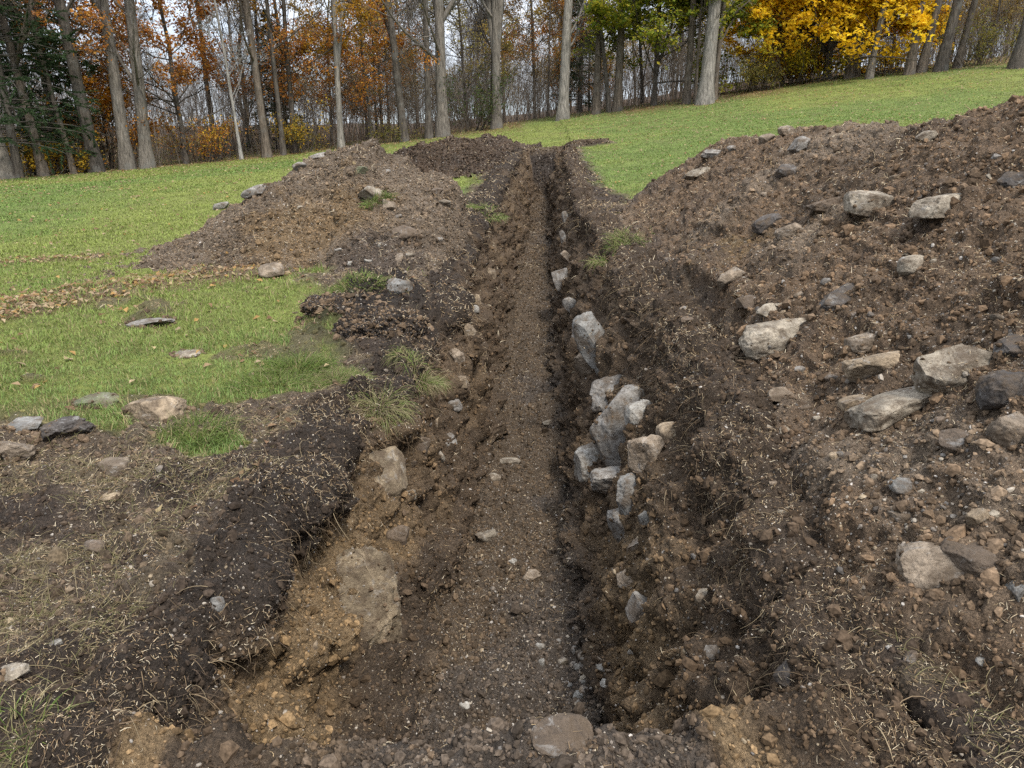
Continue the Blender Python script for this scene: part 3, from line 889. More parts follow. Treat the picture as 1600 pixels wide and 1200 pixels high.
for i in range(64):
    px, py = rr.uniform(985, 1590), rr.uniform(210, 860)
    if py < 330 - (px - 985) * .25 or px < 1050 + (py - 450) * .45: continue
    s_ = rr.uniform(9, 21)
    S(px, py, s_, s_ * rr.uniform(.6, .8), rr.choice(['pale', 'grey', 'warm', 'brown', 'tan', 'brown']),
      "small loose cobble, one of many strewn over the right heap's slope", "small cobbles strewn on the right heap", rr.uniform(-10, 30), .8, .7, 8, name="cobble")
for i in range(26):
    px, py = rr.uniform(300, 700), rr.uniform(255, 420)
    if py < 240 + abs(px - 560) * .42 + 8: continue
    s_ = rr.uniform(6, 14)
    S(px, py, s_, s_ * rr.uniform(.6, .8), rr.choice(['pale', 'grey', 'warm', 'brown']),
      "small loose cobble, one of many strewn over the big left mound", "small cobbles strewn on the left mound", rr.uniform(-10, 30), .8, .7, 8, name="cobble")


def clod(px, py, w, h, label, sd):
    H = hit(px, py + .3 * h)
    if H is None: return
    d = H[2]; wm, hm = w * d / FPX, h * d / FPX
    V, Fc = SPH[5]
    q = V * np.array([wm, wm * .8, hm]) * .5 + sd * 4.7
    k_ = 1.0 / max(hm, .12)
    p = q - sd * 4.7 + V * (hm * (.26 * billow(q, 1.3 * k_, 3, sd) + .13 * billow(q, 4.5 * k_, 3, sd + 3) + .06 * fbm(q, 14 * k_, 2, sd + 5)))[:, None]
    c = PEAT * (.85 + .9 * (fbm(q, 4 * k_, 3, sd)[:, None] * .5 + .5))
    W = p + CAM + ray(px, py) * (d + .42 * wm)
    STONES.append((W, Fc, -wm))
    link("soil_clod", mesh_from("soil_clod", p, None, Fc, c), M_SOIL, loc=CAM + ray(px, py) * (d + .42 * wm), label=label, category="soil clod", group="clods of black topsoil")


clod(526, 478, 100, 34, "black crumbly clod on the grass in front of the big mound", 3)
clod(596, 512, 130, 48, "largest black sod folded over the left trench rim", 4)
for W, f, wm in STONES:
    n_ = np.zeros_like(W); fn_ = np.cross(W[f[:, 1]] - W[f[:, 0]], W[f[:, 2]] - W[f[:, 0]])
    for j in range(3): np.add.at(n_, f[:, j], fn_)
    SURF.append(dict(V=W, N=unit(n_), Q=np.stack([f[:, 0], f[:, 1], f[:, 2], f[:, 2]], 1), grass=np.zeros(len(W)), A=np.full(len(W), 4.0 if wm > 0 else 3.2),
                     col=np.tile(np.array([.10, .072, .048]), (len(W), 1)), kind='stone'))
# ------------------------------------------------------------------ scattered small stuff
for s in SURF:
    q = s['Q']; V = s['V']
    a = V[q[:, 0]]; b = V[q[:, 1]]; c = V[q[:, 2]]; dd = V[q[:, 3]]
    s['fc'] = (a + b + c + dd) / 4
    s['fa'] = .5 * (np.linalg.norm(np.cross(b - a, c - a), axis=1) + np.linalg.norm(np.cross(c - a, dd - a), axis=1))
    s['fg'] = s['grass'][q].mean(1); s['fA'] = s['A'][q].mean(1)
    px, py, d = project(s['fc'])
    fn = s['N'][q[:, 0]]
    if fn[:, 2].mean() < 0: fn = -fn; s['N'] = -s['N']
    vis = (px > -260) & (px < 1860) & (py > -150) & (py < 1420) & (d > .6) & (d < 75)
    tocam = CAM - s['fc']; tocam /= np.linalg.norm(tocam, axis=1, keepdims=True)
    vis &= (fn * tocam).sum(1) > -.25
    s['fn'] = fbm(s['fc'], 1.8, 3, 401); s['vis'] = vis; s['fd'] = np.maximum(d, 1.5)


def sample(n, wf):
    ws = [np.where(s['vis'], s['fa'] * wf(s), 0) for s in SURF]
    tot = np.array([w.sum() for w in ws]); cnt = rs.multinomial(n, tot / tot.sum())
    P, N, Cc, Gr, Aa = [], [], [], [], []
    for s, w, k in zip(SURF, ws, cnt):
        if not k: continue
        cs = np.cumsum(w); f = np.searchsorted(cs, rs.rand(k) * cs[-1]); f = np.minimum(f, len(w) - 1)
        q = s['Q'][f]; u, v = rs.rand(k, 1), rs.rand(k, 1)
        def bl(X): return (X[q[:, 0]] * (1 - u) + X[q[:, 1]] * u) * (1 - v) + (X[q[:, 3]] * (1 - u) + X[q[:, 2]] * u) * v
        P.append(bl(s['V'])); nn = bl(s['N']); N.append(nn / (np.linalg.norm(nn, axis=1, keepdims=True) + 1e-9))
        Cc.append(bl(s['col'])); Gr.append(s['fg'][f]); Aa.append(s['fA'][f])
    return [np.concatenate(x) for x in (P, N, Cc, Gr, Aa)]


def lumps(P, N, size, flat, rough, colr, sink=.3):
    n = len(P)
    sh = ICO[None] * (1 + rough * (rs.rand(n, 12, 1) - .5))
    sc = np.stack([np.ones(n), .55 + .4 * rs.rand(n), flat * (.6 + .6 * rs.rand(n))], 1)
    sh = sh * sc[:, None] * size[:, None, None] * .5
    t = unit(np.cross(N, rand_dir(n))); bt = np.cross(N, t)
    nz = unit(N + .45 * rand_dir(n)); t = unit(np.cross(bt, nz)); bt = np.cross(nz, t)
    W = sh[..., 0:1] * t[:, None] + sh[..., 1:2] * bt[:, None] + sh[..., 2:3] * nz[:, None]
    W = W + (P + N * (size * flat * (.5 - sink))[:, None])[:, None]
    return W.reshape(-1, 3), (ICF[None] + 12 * np.arange(n)[:, None, None]).reshape(-1, 3), np.repeat(colr, 12, 0)


soilw = lambda s: np.clip(1 - s['fg'] * 1.6, 0, 1)
n = 88000
P, N, Cc, Gr, Aa = sample(n, lambda s: np.where(s['fc'][:, 1] < 2.15, .12, 1) * soilw(s) / s['fd'] ** 1.8 * np.where(s['fA'] < .06, 2.6, np.where(s['fA'] > 3.5, .08, 1) * np.where(s['fA'] < 1.5, .45, np.where(s['fA'] > 2.5, 1.5 * np.where(s['fc'][:, 0] < 0, 2.2, .7), .5 * np.where(s['fc'][:, 1] < 2.1, .25, 1)))))
d = np.linalg.norm(P - CAM, axis=1)
size = np.clip(.0045 * np.exp(.62 * np.abs(rs.randn(n))), .0012 * d, .05) * (1 + .5 * (rs.rand(n) < .05) * (Aa < .06))
cc = pick([(.25, .215, .17), (.20, .17, .135), (.15, .125, .10), (.30, .27, .235), (.11, .092, .075), (.22, .17, .11), (.09, .08, .07)], n, .3)
V, T, K = lumps(P, N, size, .7, .5, cc)
link("gravel", mesh_from("gravel", V, None, T, K, smooth=False), M_CHIP, kind="stuff")

n = 135000
P, N, Cc, Gr, Aa = sample(n, lambda s: soilw(s) / s['fd'] ** 1.35 * np.where(s['fA'] < .06, 2.2, np.where(s['fA'] < 1.5, .9, 1.3 * np.where(s['fA'] > 3.5, .08, 1) * np.where((s['fA'] < 2.5) & (s['fc'][:, 1] < 2.1), .45, 1) * np.where((s['fc'][:, 0] < 0) & (s['fA'] > 2.5), 2.2, .75))))
d = np.linalg.norm(P - CAM, axis=1)
size = np.clip(np.interp(d, [2, 5], [.0085, .012]) * np.exp(.62 * np.abs(rs.randn(n))), .0026 * d, .095)
rp, rn, rsz = [], [], []
for W, f, wm in STONES:                                     # loose earth packed round the feet of the stones
    cx, cy = W[:, 0].mean(), W[:, 1].mean(); rx = np.ptp(W[:, 0]) * .5; ry_ = np.ptp(W[:, 1]) * .5; zc = W[:, 2].mean()
    for q_ in range(46):
        a_ = rs.rand() * 6.283; k_ = .85 + .35 * rs.rand()
        l_, n_ = drop(cx + math.cos(a_) * rx * k_, cy + math.sin(a_) * ry_ * k_)
        if l_ is not None and abs(l_[2] - zc) < 2.5 * max(rx, .1):
            rp.append(l_); rn.append(n_); rsz.append(abs(wm) * (.05 + .16 * rs.rand() ** 2))
rp, rn, rsz = np.array(rp), np.array(rn), np.array(rsz)
P = np.concatenate([P, rp]); N = np.concatenate([N, rn]); size = np.concatenate([size, np.clip(rsz, .008, .07)])
Cc = np.concatenate([Cc, np.tile(np.array([.095, .069, .047]), (len(rp), 1))]); n = len(P)
V, T, K = lumps(P, N, size, .8, .7, Cc * (.45 + .95 * rs.rand(n, 1)) * np.array([1.04, 1, .95]), .38)
link("earth_crumbs", mesh_from("earth_crumbs", V, None, T, K, smooth=False), M_CLOD, kind="stuff")


def ribbons(P, D, L, W, curl, colr, seg=3, droop=0.0, N=None, tip=.35, lift=.0):
    """three-sided bent fibres"""
    n = len(P); pts = [P]; d = D.copy(); k = unit(rand_dir(n))
    for i in range(seg):
        d = unit(d + curl[:, None] * np.cross(d, k) + np.array([0, 0, -1.0]) * droop)
        pts.append(pts[-1] + d * (L / seg)[:, None])
    pts = np.stack(pts, 1)
    if N is not None:
        h = np.sin(np.linspace(0, 1, seg + 1) * math.pi)[None, :, None] * lift
        pts = pts + N[:, None] * (h * L[:, None, None])
    tw = np.linspace(1, tip, seg + 1)[None] * W[:, None] * .5
    return tubes(pts, tw, 3, colr)


def tubes(pts, rad, sides, colr=None):
    n, m, _ = pts.shape
    tan = unit(np.gradient(pts, axis=1))
    ref = np.where(np.abs(tan[..., 2:3]) > .9, np.array([1.0, 0, 0]), np.array([0, 0, 1.0]))
    a = unit(np.cross(tan, ref)); b = np.cross(tan, a)
    ang = np.arange(sides) * 2 * math.pi / sides
    V = pts[:, :, None] + rad[:, :, None, None] * (np.cos(ang)[None, None, :, None] * a[:, :, None] + np.sin(ang)[None, None, :, None] * b[:, :, None])
    i = np.arange(n * m * sides).reshape(n, m, sides)
    j = np.roll(i, -1, axis=2)
    Q = np.stack([i[:, :-1], j[:, :-1], j[:, 1:], i[:, 1:]], -1).reshape(-1, 4)
    K = None if colr is None else np.repeat(colr, m * sides, 0)
    return V.reshape(-1, 3), Q, K


n = 74000
P, N, Cc, Gr, Aa = sample(n, lambda s: (.25 + 1.6 * sstep(-.15, .5, s['fn'])) * soilw(s) / s['fd'] ** 1.7 * np.where(s['fA'] < .06, .5, np.where(s['fA'] < 1.5, .35 + 1.5 * np.exp(-((s['fA'] - .95) / .12) ** 2), np.where(s['fA'] > 3.5, .2, np.where(s['fA'] > 2.5, .95, 1.6)))))
d = np.linalg.norm(P - CAM, axis=1)
Tn = unit(np.cross(N, rand_dir(n)))
L = (.006 + .022 * rs.rand(n) ** 2.5) * np.clip(d / 3, 1, 3)
W = np.clip(.0011 + .0020 * rs.rand(n) ** 2, .0008 * d, .02)
cc = pick([(.46, .36, .23), (.34, .25, .14), (.20, .14, .08), (.52, .44, .31), (.14, .095, .06), (.27, .18, .10)], n, .25)
V, Q, K = ribbons(P + N * .002, unit(Tn + .25 * N), L, W, .5 * rs.randn(n), cc, N=N, lift=.08)
link("straw_litter", mesh_from("straw_litter", V, Q, None, K), M_DRY, kind="stuff")

# torn roots hanging out of the rims
n = 4200
P, N, Cc, Gr, Aa = sample(n, lambda s: (s['fA'] < 1.2) * np.exp(-((s['fA'] - .88) / .14) ** 2) / s['fd'] ** 1.5)
d = np.linalg.norm(P - CAM, axis=1)
L = (.04 + .16 * rs.rand(n) ** 2) * np.clip(d / 4, .8, 1.6); W = np.clip(.0014 + .003 * rs.rand(n) ** 3, .0006 * d, .02)
D = unit(N * .7 + rand_dir(n) * .9 + np.array([0, 0, -.35]))
cc = pick([(.19, .135, .08), (.13, .09, .055), (.26, .20, .12), (.08, .056, .038)], n, .25)
V, Q, K = ribbons(P, D, L, W, .38 * rs.randn(n), cc, seg=5, droop=.26)
link("torn_roots", mesh_from("torn_roots", V, Q, None, K), M_DRY, kind="stuff")

# dry grass lying over the churned earth on the near left, and along both rims
n = 7000
P, N, Cc, Gr, Aa = sample(n, lambda s: (.08 + 1.6 * sstep(-.1, .5, s['fn'])) * soilw(s) * (s['fA'] > 1.5) * (s['fA'] < 2.5) / s['fd'] ** 1.5 * (.35 + np.exp(-((s['fc'][:, 0] + 1.9) / .9) ** 2) * (s['fc'][:, 1] < 4.4)))
d = np.linalg.norm(P - CAM, axis=1)
Tn = unit(np.cross(N, rand_dir(n)) + np.array([.5, .25, 0]) * rs.choice([-1, 1], (n, 1)))
L = .03 + .08 * rs.rand(n); W = np.clip(.0012 + .0014 * rs.rand(n), .0006 * d, .02)
cc = pick([(.21, .17, .09), (.16, .14, .065), (.25, .20, .12), (.12, .115, .045), (.13, .10, .055)], n, .25)
V, Q, K = ribbons(P + N * .004, unit(Tn + .22 * N), L, W, .35 * rs.randn(n), cc, seg=4, N=N, lift=.12)
link("dry_grass", mesh_from("dry_grass", V, Q, None, K), M_DRY, kind="stuff")


# ------------------------------------------------------------------ grass
def blades(P, N, L, W, lean, colr):
    n = len(P)
    up = unit(N * .5 + np.array([0, 0, 1.0]) * .5)
    az = unit(np.cross(up, rand_dir(n)))
    side_ = unit(np.cross(up, az))
    d1 = unit(up + az * lean[:, None]); d2 = unit(up + az * (lean * 2.6 + .25)[:, None] - up * (.5 * lean)[:, None])
    m = P + d1 * (L * .5)[:, None]; t = m + d2 * (L * .5)[:, None]
    w = (W * .5)[:, None]
    V = np.stack([P - side_ * w, P + side_ * w, m + side_ * w * .8, m - side_ * w * .8, t], 1)
    b = 5 * np.arange(n)[:, None]
    Q = b + np.array([[0, 1, 2, 3]]); T = b + np.array([[3, 2, 4]])
    return V.reshape(-1, 3), Q, T, np.repeat(colr, 5, 0)


n = 330000
P, N, Cc, Gr, Aa = sample(n, lambda s: sstep(.25, .75, s['fg']) / s['fd'] ** 1.75 * (s['fc'][:, 1] < 42))
d = np.linalg.norm(P - CAM, axis=1)
lush = .5 + .5 * fbm(P, 1.9, 3, 81)
L = (.026 + .038 * rs.rand(n)) * (.45 + 1.15 * np.clip(lush, 0, 1)) * np.clip(1.1 - d / 60, .6, 1)
edge_ = np.exp(-((Gr - .55) / .28) ** 2) * (1 - sstep(10, 14, d))
L = L * (1 + 1.1 * edge_ * rs.rand(n)); W = np.clip(.0026 + .0016 * rs.rand(n), .00085 * d, .03)
mixn = fbm(P * np.array([1, 1, .2]), .16, 4, 41)
gcol = lerp(np.tile(np.array([.178, .215, .048]), (n, 1)), np.array([.126, .188, .042]), sstep(-.25, .45, mixn + .9 * fbm(P, .7, 4, 83)))
gcol = lerp(gcol, np.array([.112, .175, .046]), (1 - sstep(5, 10, d)) * .75)
r = rs.rand(n)
gcol = np.where((r < .10 * (1 - sstep(8, 20, d)) + .03 + .3 * edge_)[:, None], np.array([.22, .18, .085]), gcol)
gcol = gcol * (.72 + .8 * rs.rand(n, 1))
V, Q, T, K = blades(P, N, L, W, .25 + .6 * rs.rand(n), gcol)
link("grass", mesh_from("grass", V, Q, T, K), M_GRASS, kind="stuff")


def tuft(name, label, c, rad, nb, Lm, green, lean=.9, down=0.0):
    """a torn clump of turf"""
    a = rs.rand(nb) * 2 * math.pi; r_ = rad * np.sqrt(rs.rand(nb))
    loc, nor = drop(*c)
    if loc is None: return
    nb = int(nb * 3.2); rad *= .9
    a = rs.rand(nb) * 2 * math.pi; r_ = rad * np.sqrt(rs.rand(nb))
    P = loc + np.stack([np.cos(a) * r_ * 1.3, np.sin(a) * r_, 0 * a], 1)
    for i in range(nb):
        l2, _ = drop(P[i, 0], P[i, 1])
        if l2 is not None: P[i, 2] = max(l2[2], loc[2] - .12) - .005
    D = unit(np.stack([np.cos(a), np.sin(a) - .3, np.zeros(nb)], 1) * (lean * (.3 + r_ / rad))[:, None] + np.array([0, 0, 1.0]) + .35 * rand_dir(nb))
    L = 1.1 * Lm * (.5 + rs.rand(nb)); W = (.0030 + .0020 * rs.rand(nb)) * max(1, np.linalg.norm(loc - CAM) / 5)
    cc = np.where((rs.rand(nb) < green)[:, None], pick([(.15, .21, .045), (.11, .17, .038), (.19, .235, .06)], nb, .3), pick([(.32, .27, .15), (.22, .18, .09), (.24, .24, .10)], nb, .3))
    V, Q, K = ribbons(P, D, L, W, .25 * rs.randn(nb), cc, seg=5, droop=.16 + down, tip=.2)
    me = mesh_from(name, V - loc, Q, None, K)
    link(name, me, M_GRASS, loc=loc, label=label, category="grass tuft", group="grass tufts torn at the trench edge")


def tuft_px(px, py, *a, **k):
    h_ = hit(px, py)
    if h_ is not None: tuft("grass_tuft", a[0], (h_[0][0], h_[0][1], h_[0][2] + .6), *a[1:], **k)


tuft_px(305, 690, "green grass tuft on bare earth below the tan boulder on the left", .17, 420, .085, .9)
tuft_px(530, 598, "straggly half-dry tuft overhanging the dark notch of the left edge", .17, 380, .11, .45, down=.12)
tuft_px(465, 575, "long green tuft where the lawn corner meets the left edge", .22, 420, .11, .8, down=.06)
tuft_px(590, 640, "dry brownish tuft hanging over the left edge beside the notch", .14, 220, .14, .25, down=.2)
tuft_px(650, 575, "wispy straw tuft drooping from the black sod on the left edge", .15, 200, .13, .3, down=.2)
tuft_px(425, 600, "lush green tuft spilling from the lawn corner on to bare earth", .26, 300, .085, .8)
tuft_px(560, 440, "thin pale grass patch in front of the big left mound", .3, 260, .07, .7)
tuft_px(30, 1150, "pale yellowing tuft in the near left corner", .10, 36, .075, .4)
tuft_px(985, 375, "short dry tuft on the right rim halfway along the trench", .22, 160, .11, .5, down=.1)
tuft_px(955, 395, "sagging dry tuft hanging over the right wall halfway along", .18, 130, .13, .4, down=.2)
tuft_px(760, 330, "dry tuft on the far left rim of the trench", .25, 160, .12, .5, down=.12)
tuft_px(590, 310, "small green tuft on the crest of the big left mound", .16, 110, .09, .85)

# ------------------------------------------------------------------ fallen leaves
n = 48000
def leafw(s):
    X, Y = s['fc'][:, 0], s['fc'][:, 1]
    e = Y - itp(X, [-22, -17, -9, 2.4, 8.6, 15.8, 21], [25, 25.7, 33, 37, 35, 37.7, 32.5])
    w = .11 * np.ones(len(X)) + 9 * sstep(.25, 1.0, leafpatch(X, Y) + .45 * s['fn']) + .22 * sstep(-14, 0, e) + .5 * sstep(-2, 1, e)
    w = w + .05 * np.exp(-((X + 3.6) / 2) ** 2 - ((Y - 9.5) / 2) ** 2)
    return np.where((s['fA'] < 1.5) | (Y > 52), .0, w) * np.where(s['fA'] > 2.5, .02, 1) * np.where(s['fd'] < 4, .2, 1)
P, N, Cc, Gr, Aa = sample(n, leafw)
d = np.linalg.norm(P - CAM, axis=1)
S = np.clip(.045 + .035 * rs.rand(n), .0016 * d, .09)
nz = unit(N + .55 * rand_dir(n)); t = unit(np.cross(nz, rand_dir(n))); b = np.cross(nz, t)
P = P + N * (.008 + .03 * rs.rand(n, 1) * (Gr[:, None] > .5))
c_ = P[:, None]
hs = S[:, None] * .5
fold = nz * hs * (.15 + .5 * rs.rand(n, 1))
V = np.stack([P - t * hs, P - t * hs * .2 + b * hs * .7 + fold, P + t * hs * 1.1, P - t * hs * .2 - b * hs * .7 + fold], 1).reshape(-1, 3)
bi = 4 * np.arange(n)[:, None]
T = np.concatenate([bi + np.array([[0, 1, 2]]), bi + np.array([[0, 2, 3]])])
cc = pick([(.36, .25, .15), (.28, .18, .10), (.44, .33, .21), (.24, .145, .085), (.42, .26, .10), (.46, .36, .20)], n, .25)
link("fallen_leaves", mesh_from("fallen_leaves", V, None, T, np.repeat(cc, 4, 0), smooth=False), M_LEAF, kind="stuff")
# ------------------------------------------------------------------ trees
def grow(prev, per, r, t0=.2, t1=1.0, ang=(35, 70), ln=(.25, .45), rr_=.5, seg=4, up=.1, wob=.12, minr=.006, taper=.35, horiz=0.0):
    """side shoots along polylines prev=(pts (n,m,3), rad (n,m))"""
    pts, rad = prev; n, m, _ = pts.shape
    idx = np.repeat(np.arange(n), per); k = len(idx)
    t = t0 + (t1 - t0) * r.rand(k); x = t * (m - 1); i = np.minimum(x.astype(int), m - 2); f = (x - i)[:, None]
    P = pts[idx, i] * (1 - f) + pts[idx, i + 1] * f
    R0 = rad[idx, i] * (1 - f[:, 0]) + rad[idx, i + 1] * f[:, 0]
    D = unit(pts[idx, i + 1] - pts[idx, i])
    v = r.randn(k, 3); v = unit(v - (v * D).sum(1, keepdims=True) * D)
    if horiz: v[:, 2] *= (1 - horiz); v = unit(v)
    a = np.radians(r.uniform(ang[0], ang[1], k))[:, None]
    d = unit(D * np.cos(a) + v * np.sin(a))
    plen = np.linalg.norm(np.diff(pts, axis=1), axis=2).sum(1)[idx]
    L = plen * r.uniform(ln[0], ln[1], k) * (1.15 - .6 * t)
    return sprout(P, d, L, np.maximum(R0 * rr_ * r.uniform(.7, 1.1, k), minr), r, seg, up, wob, taper)


def sprout(P, d, L, R0, r, seg=4, up=.1, wob=.12, taper=.35):
    k = len(P); pl = [P]
    for s in range(seg):
        d = unit(d + wob * r.randn(k, 3) + np.array([0, 0, up]))
        pl.append(pl[-1] + d * (L / seg)[:, None])
    return np.stack(pl, 1), R0[:, None] * np.linspace(1, taper, seg + 1)[None]


def join(parts):
    Vs, Qs, o = [], [], 0
    for (pts, rad), sides in parts:
        V, Q, _ = tubes(pts, rad, sides)
        Vs.append(V); Qs.append(Q + o); o += len(V)
    return np.concatenate(Vs), np.concatenate(Qs)


def leaf_mesh(name, P, size, cols, r, flat=.5, jit=.2):
    n = len(P)
    nz = r.randn(n, 3); nz[:, 2] += flat * 2.5; nz = unit(nz)
    t = unit(np.cross(nz, r.randn(n, 3))); b = np.cross(nz, t); s = (size * (.6 + .8 * r.rand(n)))[:, None]
    fold = nz * s * .15
    V = np.stack([P - t * s, P + b * s * .6 + fold, P + t * s, P - b * s * .6 + fold], 1).reshape(-1, 3)
    c = np.array(cols)[r.randint(0, len(cols), n)] * (1 + jit * (r.rand(n, 1) * 2 - 1))
    bi = 4 * np.arange(n)[:, None]
    T = np.concatenate([bi + np.array([[0, 1, 2]]), bi + np.array([[0, 2, 3]])])
    return mesh_from(name, V, None, T, np.repeat(c, 4, 0), smooth=False)


def trunk_poly(base, r0, H, lean, r, bend=.03, m=10, flare=1.6, top=.35):
    z = np.linspace(0, 1, m) ** 1.25 * H
    wob = np.cumsum(r.randn(m, 2) * bend, 0) * (z / H)[:, None]
    pts = np.stack([base[0] + lean[0] * z + wob[:, 0], base[1] + lean[1] * z + wob[:, 1], base[2] + z - .25 * (z == 0)], 1)
    rad = r0 * (1 - (1 - top) * z / H); rad = rad * (1 + (flare - 1) * np.exp(-z / (1.3 * r0 + .05)))
    return pts[None], rad[None]


def build_tree(seed, r0, H, lean=(0, 0), bend=.03, stems=None, limbs=10, lz=(.35, .95), lang=(30, 60), llen=(.22, .4), sub=(7, 7, 3), lup=.16,
               twr=.010, leaves=None, twin=None, horiz=0.0, lr=.38):
    """stems: [(height, dx, dy slope, radius share)] forks off the main stem.  returns (trunk mesh, branch mesh, foliage mesh)"""
    r = np.random.RandomState(seed)
    tr = trunk_poly((0, 0, 0), r0, H, lean, r, bend)
    tl = [(tr, 10)]; mains = [tr]
    for (hz, dx, dy, share) in (stems or []):
        i = np.interp(hz, tr[0][0][:, 2], np.arange(tr[0].shape[1]))
        j = int(min(i, tr[0].shape[1] - 2)); f = i - j
        p = tr[0][0][j] * (1 - f) + tr[0][0][j + 1] * f
        st = sprout(p[None], unit(np.array([[dx, dy, 1.0]])), np.array([(H - hz) * .95]), np.array([r0 * share]), r, 8, .05 if abs(dx) < .6 else .16, .03, .3)
        tl.append((st, 8)); mains.append(st)
    for (dx, dy, lx, ly, share) in (twin or []):
        t2 = trunk_poly((dx, dy, 0), r0 * share, H * .95, (lx, ly), r, bend)
        tl.append((t2, 10)); mains.append(t2)
    br = []; tipsets = []
    for mn in mains:
        l1 = grow(mn, limbs, r, lz[0], lz[1], lang, llen, lr, 6, lup, .10, .02, .3, horiz)
        l2 = grow(l1, sub[0], r, .15, 1, (25, 65), (.3, .55), .5, 4, .08, .14, twr * 1.2, .4, horiz)
        l3 = grow(l2, sub[1], r, .1, 1, (25, 65), (.35, .7), .5, 3, .06, .18, twr * .9, .5, horiz)
        tl.append((l1, 6)); br += [(l2, 4), (l3, 3)]; tipsets.append(l3)
        if sub[2]:
            l4 = grow(l3, sub[2], r, .2, 1, (25, 60), (.4, .8), .6, 2, .05, .15, twr * .8, .6, horiz)
            br.append((l4, 3)); tipsets.append(l4)
    V, Q = join(tl); tm = mesh_from("trunk", V, Q)
    V, Q = join(br); bm = mesh_from("branches", V, Q)
    lm = None
    if leaves:
        pts = np.concatenate([x[0].reshape(-1, 3) for x in tipsets])
        pts = pts[r.randint(0, len(pts), leaves['n'])] + r.randn(leaves['n'], 3) * leaves.get('spread', .12) * np.array([1, 1, .6])
        pts = pts[(pts[:, 2] > leaves.get('zmin', .6)) & (pts[:, 2] < leaves.get('zmax', 99))]
        if leaves.get('gap'):
            pts = pts[fbm(pts, leaves.get('gs', .55), 3, seed) > leaves['gap']]
        lm = leaf_mesh("foliage", pts, leaves.get('size', .055), leaves['cols'], r, leaves.get('flat', .5))
    return tm, bm, lm


BK = dict(grey=(.135, .118, .097), dark=(.078, .066, .053), pale=(.19, .173, .147), brown=(.112, .09, .068), birch=(.25, .235, .21))


def tree_thing(name, label, meshes, loc, rotz=0, sc=1.0, bark='grey', group=None, cat="tree"):
    e = bpy.data.objects.new(name, None); COL.objects.link(e)
    e.location = loc; e.rotation_euler = (0, 0, rotz); e.scale = (sc, sc, sc)
    e['label'] = label; e['category'] = cat
    if group: e['group'] = group
    e.empty_display_size = .5
    tm, bm, lm = meshes
    for nm, me, mat in (("trunk", tm, M_BARK), ("branches", bm, M_BARK), ("foliage", lm, M_LEAF)):
        if me is None: continue
        if not len(me.materials): me.materials.append(mat)
        o = bpy.data.objects.new(nm, me); COL.objects.link(o); o.parent = e
        c = BK[bark]; k = 1.15 if nm == "branches" else 1.0
        o.color = (c[0] * k, c[1] * k, c[2] * k, 1)
    return e


RUST = [(.42, .165, .03), (.36, .135, .03), (.48, .22, .04), (.31, .13, .04), (.44, .24, .06)]
ORANGE = [(.46, .20, .02), (.40, .15, .018), (.50, .26, .03)]
GOLD = [(.82, .55, .02), (.76, .47, .018), (.85, .62, .04), (.68, .42, .02)]
YGREEN = [(.20, .24, .025), (.27, .27, .03), (.12, .16, .02), (.38, .32, .03)]
SHRUB = [(.50, .28, .02), (.40, .24, .02), (.30, .22, .03), (.55, .36, .03)]
OLIVE = [(.20, .18, .04), (.15, .15, .04), (.26, .20, .04)]
EDGE_G = "tall trunks along the lawn's edge"

edge_y = lambda x: float(np.interp(x, [-22, -17, -9, 2.4, 8.6, 15.8, 21, 30], [25, 25.7, 33, 37, 35, 37.7, 33, 33]))


def foot(px, py):
    P = on_ground(px, py)
    if P is None or P[1] > edge_y(P[0]) + .4:
        r = ray(px, py); t = 20.0
        while t < 60 and r[1] * t < edge_y(r[0] * t): t += .05
        P = CAM + r * t; P[2] = float(zg(P[0], P[1]))
    return P


